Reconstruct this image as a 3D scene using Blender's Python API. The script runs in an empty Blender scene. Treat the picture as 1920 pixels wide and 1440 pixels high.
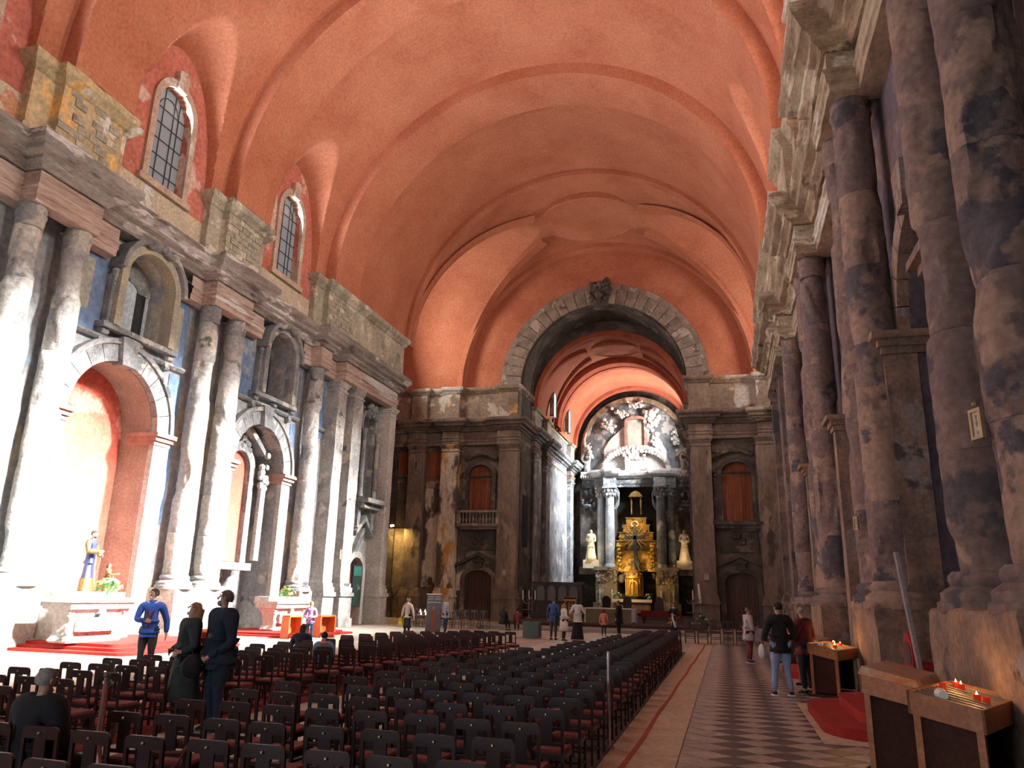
import bpy, bmesh, math, random
from mathutils import Vector, Matrix, noise
from mathutils.geometry import tessellate_polygon
random.seed(7)
PI = math.pi
scene = bpy.context.scene
COL = scene.collection

# ---------------------------------------------------------------- camera
cam_d = bpy.data.cameras.new('camera'); cam = bpy.data.objects.new('camera', cam_d); COL.objects.link(cam)
cam_d.sensor_width = 36; cam_d.lens = 1430.0/1920*36; cam_d.clip_end = 400
RX, YX, UX = ((0.965019, -0.047095, -0.257914), (0.261053, 0.263651, 0.928622), (0.024266, -0.963468, 0.266722))
Rm = Matrix((RX, YX, UX))            # rows: world axes in camera space (x right, y down, z forward)
cam.matrix_world = Matrix.Translation((0, 0, 1.78)) @ Matrix((
    (Rm[0][0], -Rm[0][1], -Rm[0][2]), (Rm[1][0], -Rm[1][1], -Rm[1][2]), (Rm[2][0], -Rm[2][1], -Rm[2][2]))).to_4x4()
scene.camera = cam

# ---------------------------------------------------------------- exposure, world, lights
vs = scene.view_settings
vs.view_transform = 'Standard'; vs.look = 'None'; vs.gamma = 1; vs.use_curve_mapping = False; vs.exposure = 0.12
w = bpy.data.worlds.new('world'); scene.world = w; w.use_nodes = True
w.node_tree.nodes['Background'].inputs[0].default_value = (.62, .74, 1, 1)
w.node_tree.nodes['Background'].inputs[1].default_value = 0.6
try:
    scene.cycles.use_denoising = True
    scene.cycles.max_bounces = 7; scene.cycles.diffuse_bounces = 5; scene.cycles.glossy_bounces = 2
    scene.cycles.sample_clamp_indirect = 6; scene.cycles.caustics_reflective = False; scene.cycles.caustics_refractive = False
except Exception: pass

def area(name, loc, aim, sx, sy, power, color=(1, 1, 1), spread=180):
    l = bpy.data.lights.new(name, 'AREA'); l.shape = 'RECTANGLE'; l.size = sx; l.size_y = sy
    l.energy = power; l.color = color; l.spread = math.radians(spread)
    o = bpy.data.objects.new(name, l); COL.objects.link(o); o.location = loc
    o.rotation_euler = (Vector(aim)-Vector(loc)).to_track_quat('-Z', 'Y').to_euler()
    return o
# sunshine falling steeply through the high windows of the right-hand wall on to the left-hand wall
for y, p, t in ((4.4, .6, 5), (12.7, .9, 1), (20.95, 1.0, -3.5), (29.35, 1.0, -6), (36.0, .9, -6), (42.0, .7, -8)):
    area('window_sunshine', (3.35, y, 18.2), (-20.1, y+t, .8), 1.9, 4.0, 7000*p, (1, .97, .93), 30)
    area('window_daylight', (3.3, y, 18.4), (-12, y, 19), 1.9, 4.0, 800*p, (1, .93, .84), 150)
# the opposite windows, in shade: soft sky light
for y in (12.7, 20.95, 29.35):
    area('window_skylight', (-19.2, y, 18.0), (1, y+1, 22), 1.6, 3.6, 620, (.85, .92, 1), 150)
# soft fill added at the west end, and daylight from the open church door behind the camera
area('west_fill', (-8.2, -6.6, 15), (-8.2, 30, 6), 9, 9, 260, (1, .9, .82))
area('west_door', (-6.5, -7.2, 3.0), (-7, 10, 1.5), 4, 5, 560, (.86, .92, 1))
# chancel windows and added vault fill, transepts
area('chancel_window', (-2.3, 68.5, 18.0), (-14, 72.5, 9.0), 1.6, 3.2, 3200, (.85, .93, 1), 60)
area('chancel_window', (-3.2, 70.0, 17.6), (-8.4, 76.5, 15.2), 1.6, 3.0, 150, (.9, .95, 1), 80)
area('chancel_vault_fill', (-3.1, 71.0, 17.3), (-11.5, 71.5, 19.5), 1.5, 2.4, 1300, (1, .9, .85), 150)  # unseen fill light added to brighten the chancel vault
area('transept_window', (-24, 49, 19), (-8, 49, 22), 3, 3, 900, (1, .9, .8), 160)
area('transept_window', (8, 49, 19), (-8, 49, 20), 3, 3, 800, (1, .85, .75), 160)

# ---------------------------------------------------------------- materials
MATS = {}
def nd(nt, t, **k):
    n = nt.nodes.new(t)
    for a, v in k.items():
        if a.startswith('i_'):
            n.inputs[int(a[2:]) if a[2:].isdigit() else a[2:]].default_value = v
        else: setattr(n, a, v)
    return n
def c4(c): return (c[0], c[1], c[2], 1)
def mat(name, col, col2=None, patch=None, rough=.85, scale=1.5, bump=.3, metal=0, streak=0, patch2=None, cover=.56, cover2=.62,
        emit=None, estr=0, bscale=None, stretch=(1, 1, 1), grain=9, gamp=1):
    """base mottled between col and col2, with sharper flaked patches of patch / patch2"""
    if name in MATS: return MATS[name]
    m = bpy.data.materials.new(name); m.use_nodes = True; nt = m.node_tree; L = nt.links.new
    b = nt.nodes['Principled BSDF']; b.inputs['Roughness'].default_value = rough; b.inputs['Metallic'].default_value = metal
    b.inputs['Specular IOR Level'].default_value = .25 if rough > .6 else .5
    if emit:
        b.inputs['Emission Color'].default_value = c4(emit); b.inputs['Emission Strength'].default_value = estr
    if col2 is None:
        b.inputs['Base Color'].default_value = c4(col); MATS[name] = m
        if bump == .3: return m
    tc = nd(nt, 'ShaderNodeTexCoord'); oi = nd(nt, 'ShaderNodeObjectInfo')
    mp = nd(nt, 'ShaderNodeMapping'); mp.inputs['Scale'].default_value = stretch
    ad = nd(nt, 'ShaderNodeVectorMath', operation='SCALE'); ad.inputs[0].default_value = (13.1, 7.7, 5.3)
    L(oi.outputs['Random'], ad.inputs['Scale']); L(tc.outputs['Object'], mp.inputs['Vector']); L(ad.outputs[0], mp.inputs['Location'])
    vec = mp.outputs[0]
    n1 = nd(nt, 'ShaderNodeTexNoise'); n1.inputs['Scale'].default_value = scale; n1.inputs['Detail'].default_value = 9; n1.inputs['Roughness'].default_value = .62
    L(vec, n1.inputs['Vector'])
    if col2 is not None:
        r1 = nd(nt, 'ShaderNodeValToRGB'); r1.color_ramp.elements[0].position = .36; r1.color_ramp.elements[1].position = .64
        r1.color_ramp.elements[0].color = c4(col2); r1.color_ramp.elements[1].color = c4(col); L(n1.outputs['Fac'], r1.inputs[0])
        out = r1.outputs[0]
        for i, (pc, cv, sc) in enumerate(((patch, cover, .55), (patch2, cover2, .8))):
            if not pc: continue
            n = nd(nt, 'ShaderNodeTexNoise'); n.inputs['Scale'].default_value = scale*sc; n.inputs['Detail'].default_value = 10; n.inputs['Roughness'].default_value = .6
            o2 = nd(nt, 'ShaderNodeVectorMath', operation='ADD'); o2.inputs[1].default_value = (31*(i+1), 17, 9); L(vec, o2.inputs[0]); L(o2.outputs[0], n.inputs['Vector'])
            r = nd(nt, 'ShaderNodeValToRGB'); r.color_ramp.elements[0].position = cv; r.color_ramp.elements[1].position = cv+.035
            L(n.outputs['Fac'], r.inputs[0])
            mx = nd(nt, 'ShaderNodeMixRGB'); L(r.outputs[0], mx.inputs[0]); L(out, mx.inputs[1]); mx.inputs[2].default_value = c4(pc); out = mx.outputs[0]
        # fine grain
        n3 = nd(nt, 'ShaderNodeTexNoise'); n3.inputs['Scale'].default_value = scale*grain; n3.inputs['Detail'].default_value = 4; L(vec, n3.inputs['Vector'])
        r3 = nd(nt, 'ShaderNodeMapRange'); r3.inputs[1].default_value = .3; r3.inputs[2].default_value = .7; r3.inputs[3].default_value = 1-.28*gamp; r3.inputs[4].default_value = 1+.18*gamp
        L(n3.outputs['Fac'], r3.inputs[0])
        mg = nd(nt, 'ShaderNodeVectorMath', operation='SCALE'); L(out, mg.inputs[0]); L(r3.outputs[0], mg.inputs['Scale'])
        L(mg.outputs[0], b.inputs['Base Color'])
    if bump:
        nb = nd(nt, 'ShaderNodeTexNoise'); nb.inputs['Scale'].default_value = bscale or scale*4; nb.inputs['Detail'].default_value = 8; nb.inputs['Roughness'].default_value = .65
        L(vec, nb.inputs['Vector'])
        bp = nd(nt, 'ShaderNodeBump'); bp.inputs['Strength'].default_value = bump; bp.inputs['Distance'].default_value = .08
        L(nb.outputs['Fac'], bp.inputs['Height']); L(bp.outputs[0], b.inputs['Normal'])
    MATS[name] = m; return m

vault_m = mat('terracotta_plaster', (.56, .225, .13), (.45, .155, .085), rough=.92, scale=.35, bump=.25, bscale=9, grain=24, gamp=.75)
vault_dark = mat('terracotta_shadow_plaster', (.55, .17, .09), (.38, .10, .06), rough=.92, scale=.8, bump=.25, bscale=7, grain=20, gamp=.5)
stone_l = mat('scorched_limestone', (.36, .36, .36), (.17, .17, .18), patch=(.52, .49, .43), patch2=(.10, .10, .11), scale=.9, bump=.7)
stone_pale = mat('pale_limestone', (.70, .67, .61), (.50, .48, .44), patch=(.72, .70, .66), scale=1.1, bump=.5)
stone_grey = mat('grey_carved_stone', (.36, .37, .38), (.17, .18, .19), patch=(.55, .54, .48), scale=1.6, bump=.6)
wall_blue = mat('faded_blue_plaster', (.22, .33, .52), (.15, .23, .38), patch=(.36, .42, .46), patch2=(.36, .35, .30), scale=.55, bump=.25, cover=.62, cover2=.66)
wall_wash = mat('washed_plaster', (.46, .47, .47), (.30, .32, .35), patch=(.60, .55, .44), patch2=(.36, .46, .58), scale=.6, bump=.3)
pink_m = mat('pink_plaster', (.60, .15, .10), (.50, .10, .07), patch=(.66, .26, .20), cover=.56, scale=.9, bump=.3)
entab_m = mat('veined_marble_entablature', (.60, .47, .40), (.40, .27, .22), patch=(.66, .64, .62), patch2=(.30, .22, .18), scale=.7, bump=.45, stretch=(1, .35, 3.2))
crown_m = mat('broken_cornice_stone', (.40, .37, .34), (.20, .17, .15), patch=(.72, .70, .68), patch2=(.13, .10, .09), scale=1.0, bump=.8, stretch=(1, .5, 3))
ochre_m = mat('ochre_rubble_plaster', (.66, .52, .30), (.46, .36, .22), patch=(.80, .50, .20), patch2=(.74, .70, .62), scale=.8, bump=.6, cover=.60, cover2=.60)
attic_m = mat('weathered_ashlar', (.52, .48, .38), (.32, .29, .22), patch=(.66, .60, .48), patch2=(.25, .22, .18), scale=1.0, bump=.6)
slab_m = mat('grey_cover_slab', (.42, .43, .43), (.28, .28, .28), scale=1.2, bump=.3)
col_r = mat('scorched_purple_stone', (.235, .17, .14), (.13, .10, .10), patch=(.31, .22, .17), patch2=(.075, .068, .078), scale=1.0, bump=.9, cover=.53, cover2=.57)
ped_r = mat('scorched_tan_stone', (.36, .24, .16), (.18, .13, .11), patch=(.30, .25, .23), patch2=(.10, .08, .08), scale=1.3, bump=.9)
wall_r = mat('dark_purple_wall', (.14, .11, .13), (.07, .06, .08), patch=(.20, .14, .13), scale=.8, bump=.6)  # dark purple-brown wall, mottled darker
far_m = mat('charred_brown_stone', (.25, .20, .16), (.12, .098, .082), patch=(.40, .35, .28), patch2=(.06, .05, .05), scale=.6, bump=.7)
far_pil = mat('charred_pilaster_stone', (.29, .225, .18), (.165, .125, .10), patch=(.36, .28, .20), patch2=(.09, .07, .06), scale=.7, bump=.6, stretch=(1, 1, .4))
far_flake = mat('flaked_wall_plaster', (.16, .12, .10), (.09, .07, .06), patch=(.72, .64, .52), patch2=(.62, .36, .12), scale=.62, bump=.6, cover=.49, cover2=.56, stretch=(1, 1, .45))
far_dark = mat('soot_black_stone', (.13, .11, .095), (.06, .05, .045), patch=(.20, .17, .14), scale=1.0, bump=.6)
arch_m = mat('arch_voussoir_stone', (.36, .30, .25), (.19, .16, .13), patch=(.46, .40, .34), patch2=(.12, .10, .09), scale=1.0, bump=.6)
attic_far = mat('attic_far_stone', (.34, .26, .19), (.19, .14, .11), patch=(.62, .36, .14), patch2=(.52, .48, .42), scale=.55, bump=.5, cover=.58, cover2=.55)
brick_m = mat('terracotta_infill_boards', (.36, .12, .06), (.22, .07, .035), scale=1.4, bump=.3, stretch=(1, 1, .2))
wood_dark = mat('dark_oak_boards', (.10, .04, .028), (.05, .02, .015), rough=.6, scale=2, bump=.2, stretch=(1, 1, .15))
floor_m = mat('worn_floor_stone', (.50, .42, .34), (.36, .29, .24), rough=.55, scale=.9, bump=.15)
# ---------------------------------------------------------------- mesh helpers
def set_props(o, label=None, cat=None, group=None, kind=None):
    if label: o['label'] = label
    if cat: o['category'] = cat
    if group: o['group'] = group
    if kind: o['kind'] = kind
    return o
def empty(name, loc=(0, 0, 0), rz=0, label=None, cat=None, group=None, kind=None):
    o = bpy.data.objects.new(name, None); COL.objects.link(o); o.location = loc; o.rotation_euler = (0, 0, rz)
    o.empty_display_size = .2
    return set_props(o, label, cat, group, kind)
def copy_tree(o, parent=None):
    c = o.copy(); COL.objects.link(c); c.parent = parent
    for ch in list(o.children): copy_tree(ch, c)
    return c
class MB:
    def __init__(s): s.v = []; s.f = []; s.mi = []; s.cur = 0
    def add(s, vs, fs):
        n = len(s.v); s.v += [tuple(v) for v in vs]
        for f in fs: s.f.append(tuple(i+n for i in f)); s.mi.append(s.cur)
        return s
    def box(s, x0, x1, y0, y1, z0, z1, M=None):
        p = [(x, y, z) for z in (z0, z1) for y in (y0, y1) for x in (x0, x1)]
        if M: p = [M(*q) for q in p]
        return s.add(p, [(0, 2, 3, 1), (4, 5, 7, 6), (0, 1, 5, 4), (2, 6, 7, 3), (0, 4, 6, 2), (1, 3, 7, 5)])
    def cbox(s, x0, x1, y0, y1, z0, z1, c=.01):          # box with a chamfered upper rim
        s.box(x0, x1, y0, y1, z0, z1-c)
        n = len(s.v)
        p = [(x0, y0, z1-c), (x1, y0, z1-c), (x1, y1, z1-c), (x0, y1, z1-c), (x0+c, y0+c, z1), (x1-c, y0+c, z1), (x1-c, y1-c, z1), (x0+c, y1-c, z1)]
        return s.add(p, [(0, 1, 5, 4), (1, 2, 6, 5), (2, 3, 7, 6), (3, 0, 4, 7), (4, 5, 6, 7)])
    def beam(s, a, b, w, h, up=(0, 0, 1)):
        a = Vector(a); b = Vector(b); d = (b-a).normalized(); u = Vector(up)
        if abs(d.dot(u)) > .98: u = Vector((1, 0, 0))
        x = d.cross(u).normalized(); y = x.cross(d)
        p = [q + x*i*w/2 + y*j*h/2 for q in (a, b) for j in (-1, 1) for i in (-1, 1)]
        return s.add(p, [(0, 1, 3, 2), (4, 6, 7, 5), (0, 4, 5, 1), (2, 3, 7, 6), (0, 2, 6, 4), (1, 5, 7, 3)])
    def tube(s, pts, r, seg=8, cap=True):
        pts = [Vector(p) for p in pts]; n = len(pts); rs = r if isinstance(r, (list, tuple)) else [r]*n
        ring = []; X = None
        for i, p in enumerate(pts):
            d = (pts[min(i+1, n-1)]-pts[max(i-1, 0)])
            d = d.normalized() if d.length > 1e-9 else Vector((0, 0, 1))
            if X is None: X = d.orthogonal().normalized()
            X = (X - d*X.dot(d)); X = X.normalized() if X.length > 1e-6 else d.orthogonal().normalized()
            Y = d.cross(X)
            ring += [p + (X*math.cos(2*PI*k/seg)+Y*math.sin(2*PI*k/seg))*rs[i] for k in range(seg)]
        fs = [(i*seg+k, i*seg+(k+1) % seg, (i+1)*seg+(k+1) % seg, (i+1)*seg+k) for i in range(n-1) for k in range(seg)]
        if cap: fs += [tuple(range(seg))[::-1], tuple((n-1)*seg+k for k in range(seg))]
        return s.add(ring, fs)
    def lathe(s, prof, c=(0, 0, 0), seg=16, sx=1, sy=1, square=False, cap=True):
        ring = []
        for r, z in prof:
            for k in range(seg):
                a = 2*PI*k/seg + (PI/4 if square else 0)
                q = math.sqrt(2) if square else 1
                ring.append((c[0]+r*q*math.cos(a)*sx, c[1]+r*q*math.sin(a)*sy, c[2]+z))
        n = len(prof)
        fs = [(i*seg+k, i*seg+(k+1) % seg, (i+1)*seg+(k+1) % seg, (i+1)*seg+k) for i in range(n-1) for k in range(seg)]
        if cap: fs += [tuple(range(seg))[::-1], tuple((n-1)*seg+k for k in range(seg))]
        return s.add(ring, fs)
    def ball(s, c, r, seg=10, rings=6, sx=1, sy=1, sz=1):
        prof = [(max(.001, math.sin(PI*i/rings))*r, -math.cos(PI*i/rings)*r*sz) for i in range(rings+1)]
        return s.lathe(prof, c, seg, sx, sy, cap=False)
    def prism(s, poly, M, d0, d1, holes=()):             # poly in (u, z); extruded along d
        loops = [list(poly)]+[list(h) for h in holes]
        tri = tessellate_polygon([[Vector((u, z, 0)) for u, z in l] for l in loops])
        flat = [p for l in loops for p in l]; n = len(flat)
        vs = [M(u, z, d1) for u, z in flat]+[M(u, z, d0) for u, z in flat]
        fs = [tuple(t) for t in tri]+[tuple(i+n for i in t[::-1]) for t in tri]
        k = 0
        for l in loops:
            m = len(l)
            for i in range(m): fs.append((k+i, k+(i+1) % m, n+k+(i+1) % m, n+k+i))
            k += m
        return s.add(vs, fs)
    def sweep(s, path, prof, z0, closed=False):          # path in plan; outward is to the right of travel; prof (out, z)
        n = len(path); P = [Vector(p) for p in path]; nor = []
        for i in range(n):
            a = (P[i]-P[i-1]).normalized() if (i > 0 or closed) else None
            b = (P[(i+1) % n]-P[i]).normalized() if (i < n-1 or closed) else None
            na = Vector((a.y, -a.x)) if a else None; nb = Vector((b.y, -b.x)) if b else None
            if na is None: m = nb
            elif nb is None: m = na
            else:
                m = na+nb; m = m/max(.25, m.dot(na)) if m.length > 1e-6 else na
            nor.append(m)
        vs = []
        for p, m in zip(P, nor):
            for o, z in prof: vs.append((p.x+m.x*o, p.y+m.y*o, z0+z))
        k = len(prof); fs = []
        for i in range(n if closed else n-1):
            j = (i+1) % n
            for q in range(k-1): fs.append((i*k+q, j*k+q, j*k+q+1, i*k+q+1))
        return s.add(vs, fs)
    def rough(s, amp, sc, seed=0, z=True, start=0):
        o = Vector((seed*7.3, seed*3.1, seed*1.7))
        for i in range(start, len(s.v)):
            v = Vector(s.v[i]); n = noise.noise_vector(v*sc+o)
            n2 = noise.noise_vector(v*sc*3.1+o)
            d = (n+n2*.45)*amp
            s.v[i] = (v.x+d.x, v.y+d.y, v.z+(d.z if z else 0))
        return s
    def build(s, name, m, parent=None, smooth=False, **k):
        me = bpy.data.meshes.new(name); me.from_pydata(s.v, [], s.f)
        for q in (m if isinstance(m, (list, tuple)) else [m]): me.materials.append(q)
        if any(s.mi): me.polygons.foreach_set('material_index', s.mi)
        if smooth: me.polygons.foreach_set('use_smooth', [True]*len(s.f))
        bm = bmesh.new(); bm.from_mesh(me); bmesh.ops.recalc_face_normals(bm, faces=bm.faces); bm.to_mesh(me); bm.free()
        me.update()
        if smooth and smooth != 2:
            try: me.set_sharp_from_angle(angle=math.radians(38))
            except Exception: pass
        o = bpy.data.objects.new(name, me); COL.objects.link(o); o.parent = parent
        return set_props(o, **k)
def struct(name, mb, m, parent=None, smooth=False):
    return mb.build(name, m, parent, smooth, kind=None if parent else 'structure')
def part(name, mb, m, parent, smooth=False, **k): return mb.build(name, m, parent, smooth, **k)

def arch_outline(uc, hw, z0, zs, seg=14, rise=None):     # opening outline, bottom-left, up, over, down
    rise = rise or hw
    pts = [(uc-hw, z0)]+[(uc-hw*math.cos(PI*i/seg), zs+rise*math.sin(PI*i/seg)) for i in range(seg+1)]+[(uc+hw, z0)]
    return pts
def arch_band(mb, M, uc, zs, r0, r1, d0, d1, z0=None, seg=18, rise0=None, rise1=None, cut=()):
    """flat arch moulding between radii r0 and r1 with straight legs down to z0"""
    rise0 = rise0 or r0; rise1 = rise1 or r1
    inn = [(uc-r0*math.cos(PI*i/seg), zs+rise0*math.sin(PI*i/seg)) for i in range(seg+1)]
    out = [(uc-r1*math.cos(PI*i/seg), zs+rise1*math.sin(PI*i/seg)) for i in range(seg+1)]
    if z0 is not None: inn = [(uc-r0, z0)]+inn+[(uc+r0, z0)]; out = [(uc-r1, z0)]+out+[(uc+r1, z0)]
    n = len(inn); vs = []
    for (a, b) in zip(inn, out): vs += [M(a[0], a[1], d1), M(b[0], b[1], d1), M(b[0], b[1], d0), M(a[0], a[1], d0)]
    fs = [(0, 1, 2, 3), ((n-1)*4, (n-1)*4+3, (n-1)*4+2, (n-1)*4+1)]
    for i in range(n-1):
        for q in range(4): fs.append((i*4+q, i*4+(q+1) % 4, (i+1)*4+(q+1) % 4, (i+1)*4+q))
    return mb.add(vs, fs)
def wall_panel(mb, M, u0, u1, z0, z1, d, holes=()):
    """wall face at depth d, holes = (outline, recess depth or None for an open hole, keep back face)"""
    loops = [[(u0, z0), (u1, z0), (u1, z1), (u0, z1)]]+[list(h[0]) for h in holes]
    tri = tessellate_polygon([[Vector((u, z, 0)) for u, z in l] for l in loops])
    flat = [p for l in loops for p in l]
    mb.add([M(u, z, d) for u, z in flat], [tuple(t) for t in tri])
    for o, dep, back in holes:
        m = len(o); vs = [M(u, z, d) for u, z in o]+[M(u, z, d-dep) for u, z in o]
        mb.add(vs, [(i, (i+1) % m, m+(i+1) % m, m+i) for i in range(m)])
        if back:
            t = tessellate_polygon([[Vector((u, z, 0)) for u, z in o]])
            mb.add([M(u, z, d-dep) for u, z in o], [tuple(q) for q in t])
    return mb
XL, XR, XC, R0, ZS, YF = -20.1, 3.8, -8.15, 11.0, 17.1, 54.3
ML = lambda u, z, d: (XL+d, u, z)            # left wall: u along the nave, d out of the wall
MR = lambda u, z, d: (XR-d, u, z)
MF = lambda u, z, d: (u, YF-d, z)            # far wall
MK = lambda u, z, d: (u, 76.9-d, z)          # chancel end wall
# ---------------------------------------------------------------- floor
m = MB(); m.box(-28, 10, -8, 80, -.3, -.012)
struct('floor', m, floor_m)
# ---------------------------------------------------------------- vault over nave and crossing
LUN = [(4.4, 2.2), (12.6, 2.2), (20.95, 2.2), (29.35, 2.2)]
def vault_r(th, y):
    c, s = math.cos(th), math.sin(th); r = R0; side = c < 0
    ac = abs(c)
    for yc, wv in LUN:
        t = abs(y-yc)/wv
        if t < 1 and ac > .02:
            hh = 4.85*math.sqrt(1-t*t); sl = .5
            q = min((hh+sl*11.3)/(s+sl*ac) if s+sl*ac > 0 else 99, 11.75/ac)
            if q > r and (hh+sl*11.3)/(s+sl*ac) > R0: r = q
    t = abs(y-49)/5.3
    if t < 1:
        q = min(10.35*math.sqrt(1-t*t)/max(s, .02), 17.5/max(ac, .02))
        r = max(r, q)
    return r
m = MB()
ys = []
y = -7.2
while y < 54.3:
    ys.append(y)
    near = any(abs(y-a) < b+.15 for a, b in LUN[1:]) or 43.4 < y < 54.6
    y += .06 if near else .5
ys.append(54.35)
NT = 220
for y in ys:
    for i in range(NT+1):
        th = PI*i/NT; r = vault_r(th, y)
        m.v.append((XC+r*math.cos(th), y, ZS+r*math.sin(th)))
for a in range(len(ys)-1):
    for i in range(NT):
        m.f.append((a*(NT+1)+i, a*(NT+1)+i+1, (a+1)*(NT+1)+i+1, (a+1)*(NT+1)+i)); m.mi.append(0)
struct('ceiling', m, vault_m, smooth=True)
# transverse ribs of the vault
def arc_rib(name, y0, y1, r0, r1, xc=XC, zs=ZS, mt=None, seg=64, a0=0, a1=PI):
    m = MB()
    for i in range(seg+1):
        th = a0+(a1-a0)*i/seg; c, s = math.cos(th), math.sin(th)
        for r, yy in ((r0, y0), (r0, y1), (r1, y1), (r1, y0)): m.v.append((xc+r*c, yy, zs+r*s))
    for i in range(seg):
        for q in range(4): m.f.append((i*4+q, i*4+(q+1) % 4, i*4+4+(q+1) % 4, i*4+4+q)); m.mi.append(0)
    return struct(name, m, mt or vault_m, smooth=True)
k = 0
for y0, y1, d in ((-1.2, 1.6, .62), (7.4, 10.1, .62), (15.7, 18.2, .62), (24.0, 26.5, .62), (32.5, 35.2, .62), (42.9, 43.5, .25), (53.5, 54.3, .3)):
    k += 1; arc_rib('trim_%d' % k, y0, y1, R0-d, R0+.1)
# groin ribs and the oval medallion of the crossing vault
for sx in (-1, 1):
    for sy in (-1, 1):
        m = MB(); n = 26
        for i in range(n+1):
            t = 1-.64*(i/n)**.8 if False else 1-.66*i/n
            x = XC+sx*R0*t*.995; yv = 49+sy*5.3*t; z = ZS+R0*math.sqrt(max(0, 1-t*t))-.05
            if i: pass
            d = Vector((sx*R0, sy*5.3, 0)).normalized(); p = Vector((-d.y, d.x, 0))
            nrm = Vector((XC-x, 49-yv, ZS-z)).normalized()
            for a, b in ((-.42, 0), (-.32, .22), (.32, .22), (.42, 0)): m.v.append(tuple(Vector((x, yv, z))+p*a+nrm*b))
        for i in range(n):
            for q in range(3): m.f.append((i*4+q, i*4+q+1, i*4+5+q, i*4+4+q)); m.mi.append(0)
        k += 1; struct('trim_%d' % k, m, vault_m, smooth=True)
m = MB(); prof = [(3.5, .45), (3.5, .0), (3.35, -.04), (3.2, .03), (.01, .05)]
m.lathe(prof, (XC, 49, 27.72), 48, 1, .93, cap=False)
k += 1; struct('trim_%d' % k, m, vault_m, smooth=True)

# ---------------------------------------------------------------- entablature and attic around nave, transepts and far wall
PRO = [(-.5, 0), (0, 0), (0, .22), (.05, .25), (.05, .42), (.1, .46), (.1, .52), (.0, .56), (.0, .98), (.08, 1.02), (.14, 1.12), (.3, 1.2), (.32, 1.3), (.55, 1.36), (.6, 1.5), (.72, 1.58), (.78, 1.66), (.78, 1.86), (-.5, 1.95)]
lower = [p for p in PRO if p[1] <= 1.0]; upper = [(-.5, .99)]+[p for p in PRO if p[1] > 1.0]
def densify(path, step=.35):
    out = [path[0]]
    for a, b in zip(path, path[1:]):
        n = max(1, int(math.hypot(b[0]-a[0], b[1]-a[1])/step))
        out += [(a[0]+(b[0]-a[0])*i/n, a[1]+(b[1]-a[1])*i/n) for i in range(1, n+1)]
    return out
FL, RL = -19.0, -19.62
left_path = [(RL, -7)]
for a, b in ((7.0, 9.7), (15.7, 18.15), (24.15, 26.65), (32.65, 33.7)):
    left_path += [(RL, a), (FL, a), (FL, b), (RL, b)]
left_path += [(RL, 35.3), (FL, 35.3), (FL, 42.1), (-19.6, 42.7), (-19.9, 43.3), (-25.6, 43.3)]
FW = YF-.45
far_l = [(-25.6, 43.3), (-25.6, FW), (-23.0, FW), (-23.0, FW-.35), (-21.6, FW-.35), (-21.6, FW), (-20.3, FW-.1), (-20.2, FW-.45), (-18.9, FW-.45), (-18.9, FW), (-15.9, FW), (-15.9, FW-.4), (-14.3, FW-.4), (-14.3, 57.6), (-14.55, 57.6)]
ch_path = [(-14.35, 57.6), (-14.0, 57.6), (-14.0, 59.4), (-14.45, 59.4), (-14.45, 62.0), (-14.0, 62.0), (-14.0, 63.6), (-14.45, 63.6), (-14.45, 72.6), (-14.0, 72.6), (-14.0, 74.4), (-14.3, 74.4), (-14.3, 76.5)]
def mirror(p): return [(2*XC-x, y) for x, y in reversed(p)]
n_tr = [k]
def trim(m, mt, smooth=False):
    n_tr[0] += 1; return struct('trim_%d' % n_tr[0], m, mt, smooth=smooth)
def entab(path, me, mc, seed, amp=.03, gaps=()):
    p = densify(path); m = MB(); run = []
    for q in p+[None]:
        if q is None or any(a < q[1] < b for a, b in gaps):
            if len(run) > 1: m.sweep(run, lower, 12.62)
            run = []
        else: run.append(q)
    m.rough(amp*.4, 1.6, seed); trim(m, me)
    m = MB(); m.sweep(p, upper, 12.62); m.rough(amp, 1.9, seed+1); trim(m, mc)
entab(left_path, entab_m, crown_m, 1, .02, [(19.75, 23.15), (28.75, 31.75)])
entab(far_l, far_pil, far_m, 3)
crown_r = mat('warm_tan_cornice_stone', (.50, .40, .28), (.26, .19, .13), patch=(.74, .66, .50), patch2=(.16, .11, .08), scale=1.1, bump=.9, stretch=(1, .5, 3))  # warm tan stone with pale and dark patches
entab_r = mat('pale_broken_entablature', (.56, .47, .34), (.34, .26, .18), patch=(.74, .70, .60), patch2=(.20, .14, .11), scale=1.0, bump=.9, stretch=(1, .5, 2))
right_path = [(2*XC-x, y) for x, y in reversed(left_path)]
right_path = [(x, y) if not (6.9 < y < 9.8 and x < 3.4) else (x, {7.0: 8.3, 9.7: 11.7}[y]) for x, y in right_path]
right_path = [(x, {7.0: 8.3, 9.7: 11.7}.get(y, y)) for x, y in right_path]
entab(right_path, entab_r, crown_r, 5, .07)
entab(mirror(far_l), far_pil, far_m, 7)
entab(ch_path, far_pil, stone_grey, 9); entab(mirror(ch_path), far_pil, far_m, 10)

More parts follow.
